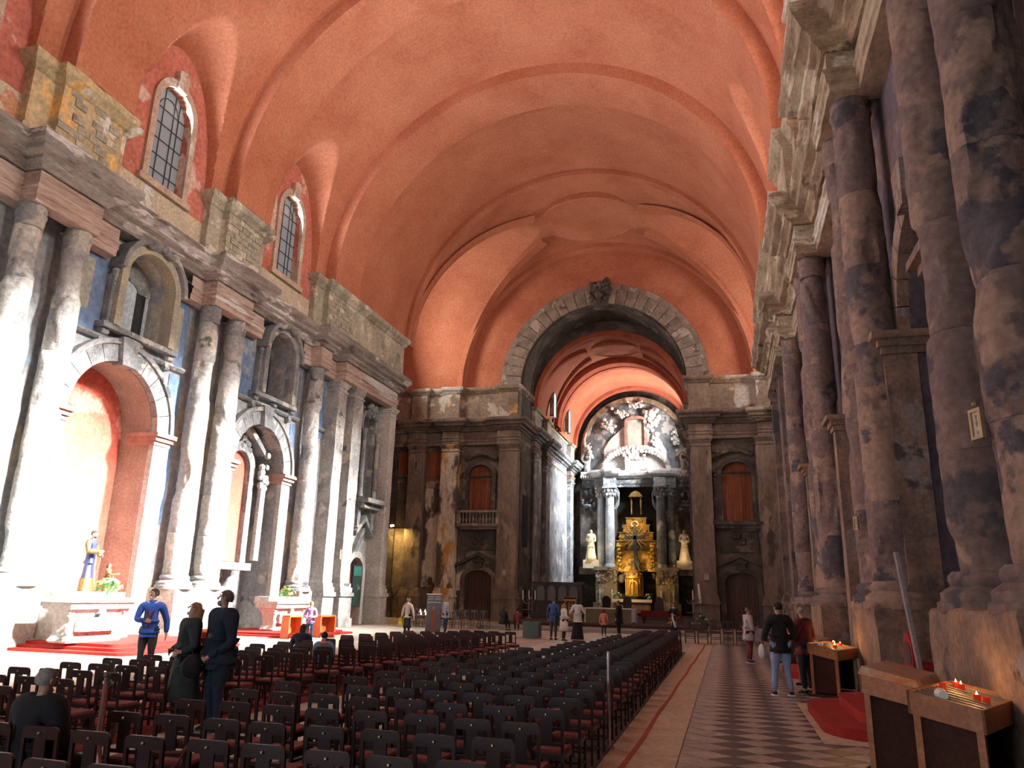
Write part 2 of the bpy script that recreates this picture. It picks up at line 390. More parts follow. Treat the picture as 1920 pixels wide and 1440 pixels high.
# attic
APRO = [(0, 0), (0, .25), (-.08, .3), (-.08, 2.05), (0, 2.1), (.08, 2.2), (.22, 2.32), (.26, 2.42), (.26, 2.56), (-.7, 2.62)]
ap = densify
for seg, mt, sd in (([(-19.6, 14.85), (-19.05, 14.85), (-19.05, 15.65), (-18.75, 15.65), (-18.75, 18.25), (-19.05, 18.25), (-19.05, 18.72), (-19.6, 18.72)], ochre_m, 1),
                ([(-19.6, 23.18), (-19.05, 23.18), (-19.05, 24), (-18.75, 24), (-18.75, 26.55), (-19.05, 26.55), (-19.05, 27.12), (-19.6, 27.12)], attic_m, 2),
                ([(-19.6, 6.65), (-19.05, 6.65), (-19.05, 7.3), (-18.75, 7.3), (-18.75, 10.1), (-19.05, 10.1), (-19.05, 10.35), (-19.6, 10.35)], ochre_m, 4),
                ([(-19.6, 31.58), (-19.05, 31.58), (-19.05, 32.45), (-18.75, 32.45), (-18.75, 35.3), (-18.7, 35.35), (-18.7, 42.2), (-19.6, 42.7), (-19.9, 43.3), (-25.6, 43.3)], attic_m, 3)):
    m = MB(); m.sweep(ap(seg), APRO, 14.5); m.rough(.03, 1.5, sd); trim(m, mt)
    if sd != 4:
        m = MB(); m.sweep(ap([(2*XC-x, y) for x, y in reversed(seg)]), APRO, 14.5); m.rough(.06, 1.5, sd+3); trim(m, entab_r)
    else:
        m = MB(); m.sweep(ap([(2*XC-x, y+1.2) for x, y in reversed(seg)]), APRO, 14.5); m.rough(.06, 1.5, sd+3); trim(m, entab_r)
for pth in (far_l[:-1], mirror(far_l[:-1])):
    m = MB(); m.sweep(ap(pth), APRO, 14.5); m.rough(.04, 1.2, 6); trim(m, attic_far)
# squared ashlar blocks of the middle and far attic piers
blk = MB(); blk.box(0, .055, .012, .458, .01, .245); blk.rough(.012, 3, 1); bo = blk.build('ashlar_block', attic_m); bme = bo.data; bpy.data.objects.remove(bo)
bsid = MB(); bsid.box(.012, .30, -.05, 0, .01, .245); bsid.rough(.01, 3, 2); bo = bsid.build('ashlar_block', attic_m); bms = bo.data; bpy.data.objects.remove(bo)
par = bpy.data.objects['trim_%d' % n_tr[0]]
for yy0, yy1 in ((24.05, 26.5), (32.5, 35.2), (35.45, 42.0), (15.7, 18.2)):
    for r_ in range(7):
        y_ = yy0+(.0 if r_ % 2 else -.2)
        while y_ < yy1-.2:
            if y_ >= yy0-.01 and y_+.45 < yy1+.03 and random.random() > (.12 if yy0 > 20 else .45):
                o = bpy.data.objects.new('ashlar_block', bme); COL.objects.link(o); o.parent = par
                o.location = (-18.86+random.uniform(-.012, .015), y_, 14.83+r_*.257)
            y_ += .47
CAP = [(0, 0), (0, 1.55), (.15, 1.65), (.2, 1.8), (-.4, 1.85)]
m = MB(); m.sweep(ap(ch_path), CAP, 14.5); m.rough(.03, 1.2, 6); trim(m, attic_m)
m = MB(); m.sweep(ap(mirror(ch_path)), CAP, 14.5); m.rough(.03, 1.2, 6); trim(m, attic_far)

# ---------------------------------------------------------------- left wall
hol = []
A1 = arch_outline(21.0, 2.05, 0.0, 7.2, 20); A2 = arch_outline(29.75, 1.95, 0.0, 7.0, 20); A0 = arch_outline(12.4, 2.05, 0, 7.2, 20)
N1 = arch_outline(21.45, 1.2, 10.35, 12.35, 14, 1.1); N2 = arch_outline(30.25, 1.1, 10.3, 12.35, 14, 1.1); N3 = arch_outline(40.2, .75, 6.9, 11.3, 12, .6)
D3 = arch_outline(40.0, .8, 0.0, 3.0, 12, .6)
m = MB(); wall_panel(m, ML, -8, 43.3, 0, 14.5, 0, [(A0, 1.3, False), (A1, 1.3, False), (A2, 1.3, False), (N1, .7, False), (N2, .9, False), (N3, .5, False), (D3, .45, False)])
struct('wall_left', m, wall_wash)
w3 = bpy.data.objects['wall_left']
m = MB(); m.prism(A1, ML, -1.35, -1.3); part('alcove_back', m, pink_m, w3)
m = MB(); m.prism(A0, ML, -1.35, -1.3); part('alcove_back', m, pink_m, w3)
m = MB(); m.prism(A2, ML, -1.35, -1.3); part('alcove_back', m, stone_l, w3)
m = MB(); m.prism(D3, ML, -.5, -.45); part('alcove_back', m, pink_m, w3)
niche_l = mat('niche_sunlit_blue', (.62, .72, .78), (.50, .60, .68), scale=.8, bump=.2)  # pale blue, the sunshine on the niche back put into its colour
dark_open = mat('niche_shade_plaster', (.05, .05, .055), (.03, .03, .035), scale=1, bump=.2)  # near-black, the shade inside the niches put into the colour
m = MB(); m.prism(arch_outline(21.45, 1.25, 10.3, 12.35, 14, 1.15), ML, -.76, -.70); part('niche_back', m, niche_l, w3)
m = MB(); m.prism([(22.0, 10.3), (22.45, 10.3), (22.45, 13.1), (22.0, 12.7)], ML, -.70, -.67); part('niche_shade_panel', m, dark_open, w3)
m = MB(); arch_band(m, ML, 21.45, 12.35, .55, 1.2, -.69, -.66, rise0=.3, rise1=1.1); part('grey_ring', m, stone_l, w3)  # grey stone band around the top of the niche back
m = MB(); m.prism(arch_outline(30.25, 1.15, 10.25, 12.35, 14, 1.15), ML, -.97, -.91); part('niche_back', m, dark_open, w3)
m = MB(); m.prism(N3, ML, -.55, -.5); part('niche_back', m, stone_grey, w3)
# ochre soffit of the first chapel arch
arch_soffit = mat('arch_soffit_ochre', (.40, .33, .27), (.28, .23, .19), scale=1.2, bump=.3)
for uc, r in ((21.0, 2.05), (12.4, 2.05), (29.75, 1.95)):
    m = MB(); arch_band(m, ML, uc, 7.2 if r > 2 else 7.0, r-.03, r+.02, -1.3, -.02, z0=0.02)
    part('arch_soffit', m, arch_soffit if r > 2 else stone_l, w3)
# painted blue panels between the columns
def panels(M, lst, mt, par, d=.03):
    for u0, u1, z0, z1 in lst:
        m = MB(); m.box(u0, u1, 0, 0, 0, 0) if False else None
        m = MB(); m.prism([(u0, z0), (u1, z0), (u1, z1), (u0, z1)], M, -.05, d); part('painted_panel', m, mt, par)
panels(ML, [(18.5, 19.75, 9.9, 12.55), (22.7, 24.1, 9.9, 12.55), (26.9, 28.9, 9.9, 12.55), (31.6, 32.7, 9.9, 12.55), (33.9, 35.3, 9.4, 12.55), (37.7, 39.2, 9.6, 12.5),
            (13.8, 15.3, 9.9, 12.55), (9.9, 11.0, 9.9, 12.55)], wall_blue, w3)
panels(ML, [(23.5, 24.2, 4, 9.6), (32.2, 32.7, 4, 9.6), (26.9, 27.5, 4, 9.6), (18.4, 18.75, 4, 9.6)], wall_blue, w3)
olive_panel = mat('olive_stain_plaster', (.50, .50, .42), (.40, .41, .36), scale=.9, bump=.3, patch=(.55, .48, .36))
panels(ML, [(22.95, 23.75, 10.3, 12.3), (31.75, 32.5, 10.2, 12.3), (18.6, 19.2, 10.6, 12.4)], olive_panel, w3, .05)
# string course under the tribune windows
m = MB()
for u0, u1 in ((9.9, 15.4), (18.4, 24.1), (26.8, 32.7), (33.8, 35.3)):
    m.sweep(densify([(XL+.02, u0), (XL+.02, u1)]), [(0, 0), (.12, .04), (.2, .12), (.2, .2), (0, .24)], 9.72)
m.rough(.015, 2, 3); trim(m, stone_grey)
# archivolts of the chapel arches, voussoirs as pieces
def voussoirs(par, M, uc, zs, r0, r1, d0, d1, n, mt, key=True, gap=.012, sd=0):
    for i in range(n):
        a0 = PI*i/n+gap/r0; a1 = PI*(i+1)/n-gap/r0; m = MB(); s = 3
        mid = n//2 == i and key
        e = .18 if mid else 0; rr0 = r0-.12*(1 if mid else 0); rr1 = r1+(.25 if mid else 0)
        pts = [(uc-rr0*math.cos(a0+(a1-a0)*q/s), zs+rr0*math.sin(a0+(a1-a0)*q/s)) for q in range(s+1)]
        pts += [(uc-rr1*math.cos(a1-(a1-a0)*q/s), zs+rr1*math.sin(a1-(a1-a0)*q/s)) for q in range(s+1)]
        m.prism(pts, M, d0, d1+e); part('voussoir', m, mt, par)
for uc, zs, r in ((21.0, 7.2, 2.05), (29.75, 7.0, 1.95), (12.4, 7.2, 2.05)):
    a = empty('chapel_arch', ML(uc, 0, 0), kind='structure'); Ms = lambda u, z, d, a=a: tuple(Vector(ML(u, z, d))-a.location)
    voussoirs(a, Ms, uc, zs, r, r+.62, -.04, .22, 11, stone_grey)
    m = MB(); arch_band(m, Ms, uc, zs, r+.62, r+.8, -.04, .3, seg=22); m.rough(.02, 2, 2); part('archivolt', m, stone_l, a)
    for s in (-1, 1):
        m = MB(); u = uc+s*(r+.34)
        m.prism([(u-.36, 0), (u+.36, 0), (u+.36, zs-.45), (u-.36, zs-.45)], Ms, -.04, .2); part('jamb', m, stone_pale, a)
        m = MB()
        for q, (dz, e) in enumerate(((.45, .05), (.3, .14), (.15, .24))): m.prism([(u-.4-e/2, zs-dz), (u+.4+e/2, zs-dz), (u+.4+e/2, zs-dz+.15), (u-.4-e/2, zs-dz+.15)], Ms, -.9, .2+e)
        part('impost', m, mat('red_veined_impost', (.50, .32, .26), (.36, .22, .18), scale=2), a)
# tribune window surrounds
def tribune(M, uc, hw, z0, zs, rise, label_mt, name='window_surround'):
    a = empty(name, M(uc, z0, 0), kind='structure'); Ms = lambda u, z, d: tuple(Vector(M(u, z, d))-a.location)
    m = MB(); arch_band(m, Ms, uc, zs, hw, hw+.3, -.03, .5, z0=z0, rise0=rise, rise1=rise+.3); m.rough(.02, 2, 1); part('architrave', m, label_mt, a)
    m = MB()
    arch_band(m, Ms, uc, zs+.05, hw+.3, hw+.48, -.03, .66, seg=14, rise0=rise+.28, rise1=rise+.5)
    m.rough(.03, 2.2, 4); part('hood_moulding', m, stone_l, a)
    m = MB()
    for i in range(9):
        t = (i-4)/4; m.ball(Ms(uc+t*.55, zs+rise+.42-abs(t)*.25, .66), .17-.05*abs(t), 7, 5)
        m.ball(Ms(uc+t*.3, zs+rise+.62-abs(t)*.1, .68), .10, 6, 4)
    m.rough(.03, 4, 2); part('carved_crest', m, stone_l, a, True)
    m = MB()
    for s in (-1, 1):
        m.prism([(uc+s*(hw+.3)-.14, z0-.1), (uc+s*(hw+.3)+.14, z0-.1), (uc+s*(hw+.3)+.14, zs-.2), (uc+s*(hw+.3)-.14, zs-.2)], Ms, -.03, .3)
        for q in range(4): m.ball(Ms(uc+s*(hw+.38), zs-.1-q*.16, .3), .13-.02*q, 7, 5)
    part('side_scrolls', m, stone_grey, a)
    m = MB()
    m.prism([(uc-hw-.65, z0-.18), (uc+hw+.65, z0-.18), (uc+hw+.65, z0), (uc-hw-.65, z0)], Ms, -.03, .42); part('sill', m, stone_grey, a)
    m = MB()
    for s in (-1, 0, 1):
        u = uc+s*(hw+.42)
        m.prism([(u-.12, z0-.75), (u+.12, z0-.75), (u+.15, z0-.18), (u-.15, z0-.18)], Ms, -.03, .22)
        m.tube([Ms(u-.14, z0-.32, .26), Ms(u+.14, z0-.32, .26)], .09, 8)
        m.tube([Ms(u-.12, z0-.68, .2), Ms(u+.12, z0-.68, .2)], .06, 8)
    part('sill_bracket', m, stone_grey, a)
    return a
tribune(ML, 21.45, 1.2, 10.35, 12.35, 1.1, mat('yellowed_architrave', (.52, .46, .30), (.36, .34, .30), scale=1.5, patch=(.36, .37, .38)))
tribune(ML, 30.25, 1.1, 10.3, 12.35, 1.1, stone_grey)
# ---- window zone above the cornice, left and right
WIN = [(12.6, 16), (20.95, 16), (29.35, 16)]
def window_outline(yc, s=1.0): return arch_outline(yc, .92*s, 15.95-(s-1)*1.2, 19.15, 14, 1.02*s)
zone_m = mat('window_bay_plaster', (.62, .22, .16), (.48, .15, .11), patch=(.70, .48, .40), scale=.7, bump=.3, cover=.6)
low_m = mat('parapet_rubble', (.66, .56, .40), (.52, .44, .34), patch=(.62, .30, .18), patch2=(.72, .70, .66), scale=1.2, bump=.6, cover=.6)
XW = -19.45
MW = lambda u, z, d: (XW+d, u, z)
MWR = lambda u, z, d: (2*XC-XW-d, u, z)
for M, nm in ((MW, 'wall_left_clerestory'), (MWR, 'wall_right_clerestory')):
    m = MB(); wall_panel(m, M, -8, 43.3, 14.3, 22.6, 0, [(window_outline(y), .35, False) for y, _ in WIN])
    o = struct(nm, m, zone_m)
    m = MB(); m.prism([(-8, 14.3), (43.3, 14.3), (43.3, 15.7), (-8, 15.7)], M, -.1, .04); part('parapet_facing', m, low_m, o)
glass_m = mat('frosted_daylight_glass', (.20, .21, .22), None, rough=.35, bump=0, emit=(.40, .43, .45), estr=.2)
glass_r = mat('sunlit_window_glass', (.9, .9, .85), None, rough=.4, bump=0, emit=(1, .97, .88), estr=6)
iron_m = mat('black_iron', (.04, .045, .05), None, rough=.5, bump=0)
frame_m = mat('window_stone_frame', (.62, .47, .36), (.46, .33, .26), patch=(.66, .60, .52), scale=1.4, bump=.4)
for wi, (yc, _) in enumerate(WIN):
    for M, side in ((MW, 'l'), (MWR, 'r')):
        if side == 'r' and False: continue
        w_ = empty('window_%d' % (wi+1+(3 if side == 'r' else 0)), M(yc, 15.9, 0), kind='structure'); Ms = lambda u, z, d: tuple(Vector(M(u, z, d))-w_.location)
        m = MB(); arch_band(m, Ms, yc, 19.15, .92, 1.2, -.3, .12, z0=15.9, rise0=1.02, rise1=1.36)
        m.prism([(yc-1.35, 15.72), (yc+1.35, 15.72), (yc+1.35, 15.97), (yc-1.35, 15.97)], Ms, -.3, .2)
        m.prism([(yc-.22, 20.1), (yc+.22, 20.1), (yc+.3, 20.8), (yc+.1, 20.95), (yc-.1, 20.95), (yc-.3, 20.8)], Ms, -.1, .26)
        m.rough(.012, 2, wi); part('window_frame', m, frame_m, w_)
        m = MB(); m.prism(arch_outline(yc, .93, 15.95, 19.15, 14, 1.03), Ms, -.32, -.3); part('glass', m, glass_m if side == 'l' else glass_r, w_)
        m = MB()
        for u in (-.55, -.28, .28, .55):
            zt = 19.15+1.0*math.sqrt(1-(u/.92)**2); m.prism([(yc+u-.015, 15.97), (yc+u+.015, 15.97), (yc+u+.015, zt), (yc+u-.015, zt)], Ms, -.28, -.25)
        for z in (16.65, 17.3, 17.95, 18.6, 19.25): m.prism([(yc-.92, z-.015), (yc+.92, z-.015), (yc+.92, z+.015), (yc-.92, z+.015)], Ms, -.28, -.25)
        arch_band(m, Ms, yc, 19.15, .54, .57, -.28, -.25, rise0=.62, rise1=.65)
        part('glazing_bars', m, iron_m, w_)

# ---------------------------------------------------------------- right wall
hr = [arch_outline(c, 1.9, 0, 7.0, 16) for c in (14.0, 21.3, 29.7)]
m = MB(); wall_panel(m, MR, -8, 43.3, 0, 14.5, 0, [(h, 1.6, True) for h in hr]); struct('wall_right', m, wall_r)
for uc in (14.0, 21.3, 29.7):
    a = empty('chapel_arch', MR(uc, 0, 0), kind='structure'); Ms = lambda u, z, d: tuple(Vector(MR(u, z, d))-a.location)
    voussoirs(a, Ms, uc, 7.0, 1.9, 2.4, -.04, .22, 11, ped_r)
    for s in (-1, 1):
        u = uc+s*2.15
        m = MB(); m.prism([(u-.28, 0), (u+.28, 0), (u+.28, 6.6), (u-.28, 6.6)], Ms, -.04, .55); m.rough(.05, 1.2, 2); part('jamb', m, ped_r, a)
        m = MB()
        for q, (dz, e) in enumerate(((.42, .05), (.28, .12), (.14, .24))): m.prism([(u-.3-e, 7-dz), (u+.3+e, 7-dz), (u+.3+e, 7-dz+.14), (u-.3-e, 7-dz+.14)], Ms, -.5, .55+e)
        m.rough(.03, 2, 3); part('impost', m, ped_r, a)
# back wall of the nave, behind the camera
m = MB(); m.box(-26, 9, -8.4, -8, 0, 28); struct('wall_back', m, wall_wash)
# transept walls
for sgn, mt in ((-1, far_m), (1, far_m)):
    fx = lambda x: x if sgn < 0 else 2*XC-x
    m = MB(); m.box(min(fx(-26.3), fx(-25.9)), max(fx(-26.3), fx(-25.9)), 43, 54.6, 0, 28)
    m.box(min(fx(-26.2), fx(-20.1)), max(fx(-26.2), fx(-20.1)), 42.9, 43.3, 0, 17.2)
    struct('wall_%s_transept' % ('left' if sgn < 0 else 'right'), m, mt)
# end lunette of the left transept, seen as a second, lower arch
m = MB(); arch_band(m, lambda u, z, d: (-25.4+d, u, z), 49, 17.1, 4.2, 5.6, -.5, .4, seg=28, rise0=7.2, rise1=10.8); trim(m, vault_m, True)
# ---------------------------------------------------------------- giant columns
def drum_mesh(seed, r0, r1, h, amp, seg=40, lv=20, zb=0):
    m = MB(); o = Vector((seed*5.1, seed*2.3, 0))
    for j in range(lv+1):
        z = h*j/lv; r = r0+(r1-r0)*j/lv
        if j in (0, lv): r -= .012
        for k in range(seg):
            a = 2*PI*k/seg; p = Vector((math.cos(a)*r, math.sin(a)*r, (z+zb)*.55))
            n = noise.noise(p*1.1+o); n2 = noise.noise(p*2.6+o); n3 = noise.noise(p*7+o)
            d = amp*(.38*n2+.30*n3)
            if n > .12: d -= amp*1.5*min(1, (n-.12)*12)*(1+.5*n3)         # a spalled patch
            m.v.append(((r+d)*math.cos(a), (r+d)*math.sin(a), z))
    for j in range(lv):
        for k in range(seg): m.f.append((j*seg+k, j*seg+(k+1) % seg, (j+1)*seg+(k+1) % seg, (j+1)*seg+k)); m.mi.append(0)
    m.f += [tuple(range(seg)), tuple(lv*seg+k for k in range(seg))]; m.mi += [0, 0]
    return m
NZ = [2.2, 3.7, 5.3, 6.9, 8.6, 10.3, 11.95]
def column(x, y, label, mt, mtop, amp, seed, group, r=.46):
    a = empty('column', (x, y, 0), 0, label, 'column', group, 'thing')
    n = len(NZ)-1
    for i in range(n):
        ra = r*(1-.16*(i/n)**1.5); rb = r*(1-.16*((i+1)/n)**1.5)
        m = drum_mesh(seed, ra, rb, NZ[i+1]-NZ[i]-.004, amp, zb=NZ[i])
        m.v = [(v[0], v[1], v[2]+NZ[i]) for v in m.v]
        part('drum', m, mt, a, True)
    m = MB(); rt = r*.84
    m.lathe([(rt*.98, 11.95), (rt, 12.0), (rt*1.02, 12.25), (rt*1.1, 12.3), (rt*1.1, 12.36), (rt*1.02, 12.38), (rt*1.05, 12.64)], seg=28); m.rough(amp*.35, 1.5, seed)
    part('capital', m, mtop, a, True)
    m = MB(); m.lathe([(r*1.45, 1.7), (r*1.45, 1.82), (r*1.36, 1.84), (r*1.36, 1.93), (r*1.22, 1.98), (r*1.1, 2.02), (r*1.16, 2.08), (r*1.14, 2.14), (r*1.02, 2.2)], seg=28); m.rough(amp*.35, 2.6, seed+4)
    part('base', m, mtop, a, True)
    return a
stone_lit = mat('sunlit_fluted_shaft_stone', (.60, .58, .54), (.30, .30, .30), patch=(.70, .66, .58), patch2=(.16, .16, .16), scale=.9, bump=.8)  # whitened copy of the grey stone, sunshine put into its colour
XCL, XCR = -19.48, 3.2
ordn = ['first', 'second', 'third', 'fourth', 'fifth']
for i, y in enumerate((16.07, 17.82, 24.6, 26.3, 33.15)):
    lab = ('%s grey spalled stone column from the left along the left-hand nave wall' % ordn[i])
    column(XCL, y, lab, stone_l if False else stone_lit, stone_l, .05, i+1, 'giant columns of the left-hand wall')
for i, (y, lab) in enumerate(((9.0, 'nearest huge scorched column at the right edge, a framed card hung on it'), (11.0, 'scorched spalled column just behind the nearest right-hand one'),
        (16.35, 'broad dark scorched column beside the leaning plank'), (17.9, 'rough brown spalled column paired with the broad dark one on the right'),
        (24.8, 'nearer column of the second far pair on the right-hand side'), (26.3, 'farther column of the second far pair on the right-hand side'),
        (33.15, 'slim far single column of the right-hand wall'))):
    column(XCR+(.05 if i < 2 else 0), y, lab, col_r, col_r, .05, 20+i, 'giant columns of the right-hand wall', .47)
def pedestal(x0, x1, y0, y1, label, mt, seed, group):
    a = empty('pedestal', ((x0+x1)/2, (y0+y1)/2, 0), 0, label, 'pedestal', group)
    X, Y = (x1-x0)/2, (y1-y0)/2; m = MB()
    n = 12
    ring = []
    def rr(e):
        pts = []
        for (ax, ay, bx, by) in ((-1, -1, 1, -1), (1, -1, 1, 1), (1, 1, -1, 1), (-1, 1, -1, -1)):
            for i in range(n): pts.append(((ax+(bx-ax)*i/n)*(X+e), (ay+(by-ay)*i/n)*(Y+e)))
        return pts
    prof = [(.10, 0), (.10, .18), (.05, .26), (.0, .3), (0, .6), (0, .85), (0, 1.1), (0, 1.36), (0, 1.6), (.0, 1.7), (-.03, 1.74), (-.1, 1.76)]
    for e, z in prof: m.v += [(px, py, z) for px, py in rr(e)]
    k = 4*n
    for j in range(len(prof)-1):
        for i in range(k): m.f.append((j*k+i, j*k+(i+1) % k, (j+1)*k+(i+1) % k, (j+1)*k+i)); m.mi.append(0)
    m.f.append(tuple((len(prof)-1)*k+i for i in range(k))); m.mi.append(0)
    m.rough(.045, 1.4, seed); part('block', m, mt, a, True)
    m = MB(); m.box(-X+.15, X-.15, -Y-.02+.0, Y+.02, .5, 1.25); part('panel', m, mt, a)
    return a
for i, (y0, y1) in enumerate(((15.5, 18.4), (24.05, 26.85), (32.6, 33.7))):
    pedestal(-20.1, -18.95, y0, y1, ('nearest', 'middle', 'farthest')[i]+' pale stone pedestal under the left-hand columns', stone_pale, i, 'pedestals of the left-hand wall')
for i, (y0, y1) in enumerate(((8.35, 11.75), (15.75, 18.5), (24.15, 26.95), (32.6, 33.75))):
    pedestal(2.6, 3.8, y0, y1, ('tan scorched pedestal under the nearest right-hand column pair, behind the front candle stand', 'scorched pedestal under the broad dark column, behind the middle candle stand',
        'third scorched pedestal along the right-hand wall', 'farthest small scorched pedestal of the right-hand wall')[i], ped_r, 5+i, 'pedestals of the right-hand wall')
# pilaster strips on the nave walls
def pilaster(M, u0, u1, z0, z1, d, mt, sd=0, base=True, cap=True, dm=-.05):
    uc = (u0+u1)/2
    a = empty('pilaster', M(uc, 0, 0), kind='structure'); Ms = lambda u, z, dd: tuple(Vector(M(u, z, dd))-a.location)
    m = MB(); nz = max(2, int((z1-z0)/.7)); nu = 5
    for j in range(nz+1):
        z = z0+(z1-z0)*j/nz
        for q in range(nu+1): m.v.append(Ms(u0+(u1-u0)*q/nu, z, d))
        m.v.append(Ms(u1, z, dm)); m.v.append(Ms(u0, z, dm))
    c = nu+3
    for j in range(nz):
        for q in range(c): m.f.append((j*c+q, j*c+(q+1) % c, (j+1)*c+(q+1) % c, (j+1)*c+q)); m.mi.append(0)
    m.rough(.03, 1.1, sd); part('shaft', m, mt, a)
    if base:
        m = MB()
        for q, (a0, a1, e) in enumerate(((0, .4, .2), (.4, 1.5, .12), (1.5, 1.7, .2), (1.7, 1.95, .12), (1.95, 2.15, .06))):
            m.prism([(u0-e, z0+a0), (u1+e, z0+a0), (u1+e, z0+a1), (u0-e, z0+a1)], Ms, dm, d+e)
        m.rough(.02, 1.7, sd+2); part('base', m, mt, a)
    if cap:
        m = MB()
        for q, (a0, a1, e) in enumerate(((-.55, -.48, .05), (-.3, -.2, .05), (-.2, -.1, .1), (-.1, 0, .15))):
            m.prism([(u0-e, z1+a0), (u1+e, z1+a0), (u1+e, z1+a1), (u0-e, z1+a1)], Ms, dm, d+e)
        m.rough(.012, 1.7, sd+2); part('capital', m, mt, a)
    return a
for y0, y1, d in ((35.4, 36.3, .75), (36.9, 38.0, .9), (41.6, 42.4, .95), (42.45, 43.2, .4)):
    pilaster(ML, y0, y1, 0, 12.62, d, stone_lit if y0 < 41 else stone_pale, int(y0))
for y0, y1, d in ((35.4, 36.3, .75), (36.9, 38.0, .9), (38.6, 39.6, .8), (41.6, 42.4, .95), (5.6, 6.5, .5)):
    pilaster(MR, y0, y1, 0, 12.62, d, col_r, int(y0))
# third bay of the left wall: narrow niche window, sill, carved overdoor, pink doorway
a = empty('niche_surround', ML(40.2, 0, 0), kind='structure'); Ms = lambda u, z, d: tuple(Vector(ML(u, z, d))-a.location)
m = MB(); arch_band(m, Ms, 40.2, 11.3, .75, .98, -.05, .3, z0=6.9, rise0=.6, rise1=.85); m.rough(.02, 2, 1); part('architrave', m, stone_grey, a)
m = MB()
for s in (-1, 1): m.lathe([(.17, 0), (.13, .2), (.12, 3.6), (.17, 3.7), (.19, 3.9)], Ms(40.2+s*.88, 6.95, .45), 10)
part('colonnette', m, stone_grey, a, True)
m = MB()
for i in range(16): m.ball(Ms(40.2+random.uniform(-.5, .5), 11.9+random.uniform(-.3, .5), .4+random.uniform(-.1, .15)), random.uniform(.13, .24), 6, 5)
m.rough(.05, 3, 1); part('carved_crest', m, stone_grey, a, True)
m = MB(); m.prism([(39.0, 6.6), (41.5, 6.6), (41.5, 6.85), (39.0, 6.85)], Ms, -.05, 1.15); m.prism([(39.25, 6.3), (41.25, 6.3), (41.4, 6.6), (39.1, 6.6)], Ms, -.05, .85); m.rough(.02, 2, 2); part('sill', m, stone_grey, a)
m = MB()
for s in (-1, 1): m.prism([(40.2+s*.9-.15, 5.2), (40.2+s*.9+.15, 5.2), (40.2+s*.9+.2, 6.3), (40.2+s*.9-.2, 6.3)], Ms, -.05, .5)
m.prism([(39.2, 5.0), (40.3, 6.0), (41.4, 5.0), (41.4, 4.75), (40.3, 5.65), (39.2, 4.75)], Ms, -.05, .45)
m.prism([(39.5, 3.9), (39.9, 3.9), (40.9, 5.3), (40.5, 5.3)], Ms, -.05, .25)
m.rough(.03, 2, 3); part('broken_pediment', m, stone_grey, a)
m = MB(); arch_band(m, Ms, 40.0, 3.0, .8, 1.12, -.05, .25, z0=0, rise0=.6, rise1=.95); m.rough(.02, 2, 4); part('door_surround', m, stone_pale, a)

# ---------------------------------------------------------------- far wall with the chancel arch
def far_wall():
    arch = arch_outline(XC, 6.15, 0, 17.0, 40)
    dl = arch_outline(-17.2, 1.02, 0, 2.85, 14, .62); dr = arch_outline(1.0, 1.02, 0, 2.95, 14, .62)
    wl = arch_outline(-17.3, .92, 7.7, 10.35, 14, .8); wr = arch_outline(1.05, .98, 6.95, 10.2, 14, .85)
    m = MB(); wall_panel(m, MF, -26.2, -14.3, 0, 17.1, 0, [(dl, .36, True), (wl, .32, True)]); wall_panel(m, MF, -2.0, 10, 0, 17.1, 0, [(dr, .36, True), (wr, .32, True)])
    o = struct('wall_far', m, far_m)
    m = MB()
    hole = [(XC-6.15*math.cos(PI*i/40), 17.1+6.15*math.sin(PI*i/40)) for i in range(41)]
    m.prism([(-26.2, 17.1)]+hole+[(10, 17.1), (10, 28.3), (-26.2, 28.3)], MF, -.4, 0); struct('wall_far_lunette', m, vault_m)
    # reveal of the arch
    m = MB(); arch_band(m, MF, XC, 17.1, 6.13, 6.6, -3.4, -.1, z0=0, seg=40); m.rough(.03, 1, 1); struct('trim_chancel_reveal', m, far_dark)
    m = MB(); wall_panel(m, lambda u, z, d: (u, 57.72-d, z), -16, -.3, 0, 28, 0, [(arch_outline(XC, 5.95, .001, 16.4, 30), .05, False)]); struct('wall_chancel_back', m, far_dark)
    # voussoirs of the arch and its keystone
    a = empty('chancel_arch', (XC, YF, 0), kind='structure'); Ms = lambda u, z, d: tuple(Vector(MF(u, z, d))-a.location)
    voussoirs(a, Ms, XC, 17.1, 6.15, 7.35, -.1, .42, 27, arch_m, False, .02)
    m = MB(); arch_band(m, Ms, XC, 17.1, 7.35, 7.75, -.1, .3, seg=48); m.rough(.04, 1.3, 1); part('archivolt', m, arch_m, a)
    m = MB(); arch_band(m, Ms, XC, 17.1, 6.0, 6.3, -.6, .2, seg=48); m.rough(.04, 1.3, 2); part('inner_moulding', m, far_dark, a)
    m = MB()
    m.prism([(XC-.55, 22.9), (XC+.55, 22.9), (XC+.8, 24.9), (XC-.8, 24.9)], Ms, 0, .75)
    for i in range(22): m.ball(Ms(XC+random.uniform(-.8, .8), 24.2+random.uniform(-.9, .9), .75+random.uniform(-.1, .15)), random.uniform(.15, .32), 7, 5)
    m.rough(.07, 2, 3); part('carved_keystone', m, far_dark, a, True)
    for s in (-1, 1):
        u0, u1 = (XC+s*6.15, XC+s*7.75); u0, u1 = min(u0, u1), max(u0, u1)
        m = MB()
        for zz in range(4): m.prism([(u0, 14.6+zz*.63), (u1, 14.6+zz*.63), (u1, 15.2+zz*.63), (u0, 15.2+zz*.63)], Ms, -.1, .7)
        m.rough(.03, 1.2, 4); part('springer_block', m, arch_m, a)
far_wall()
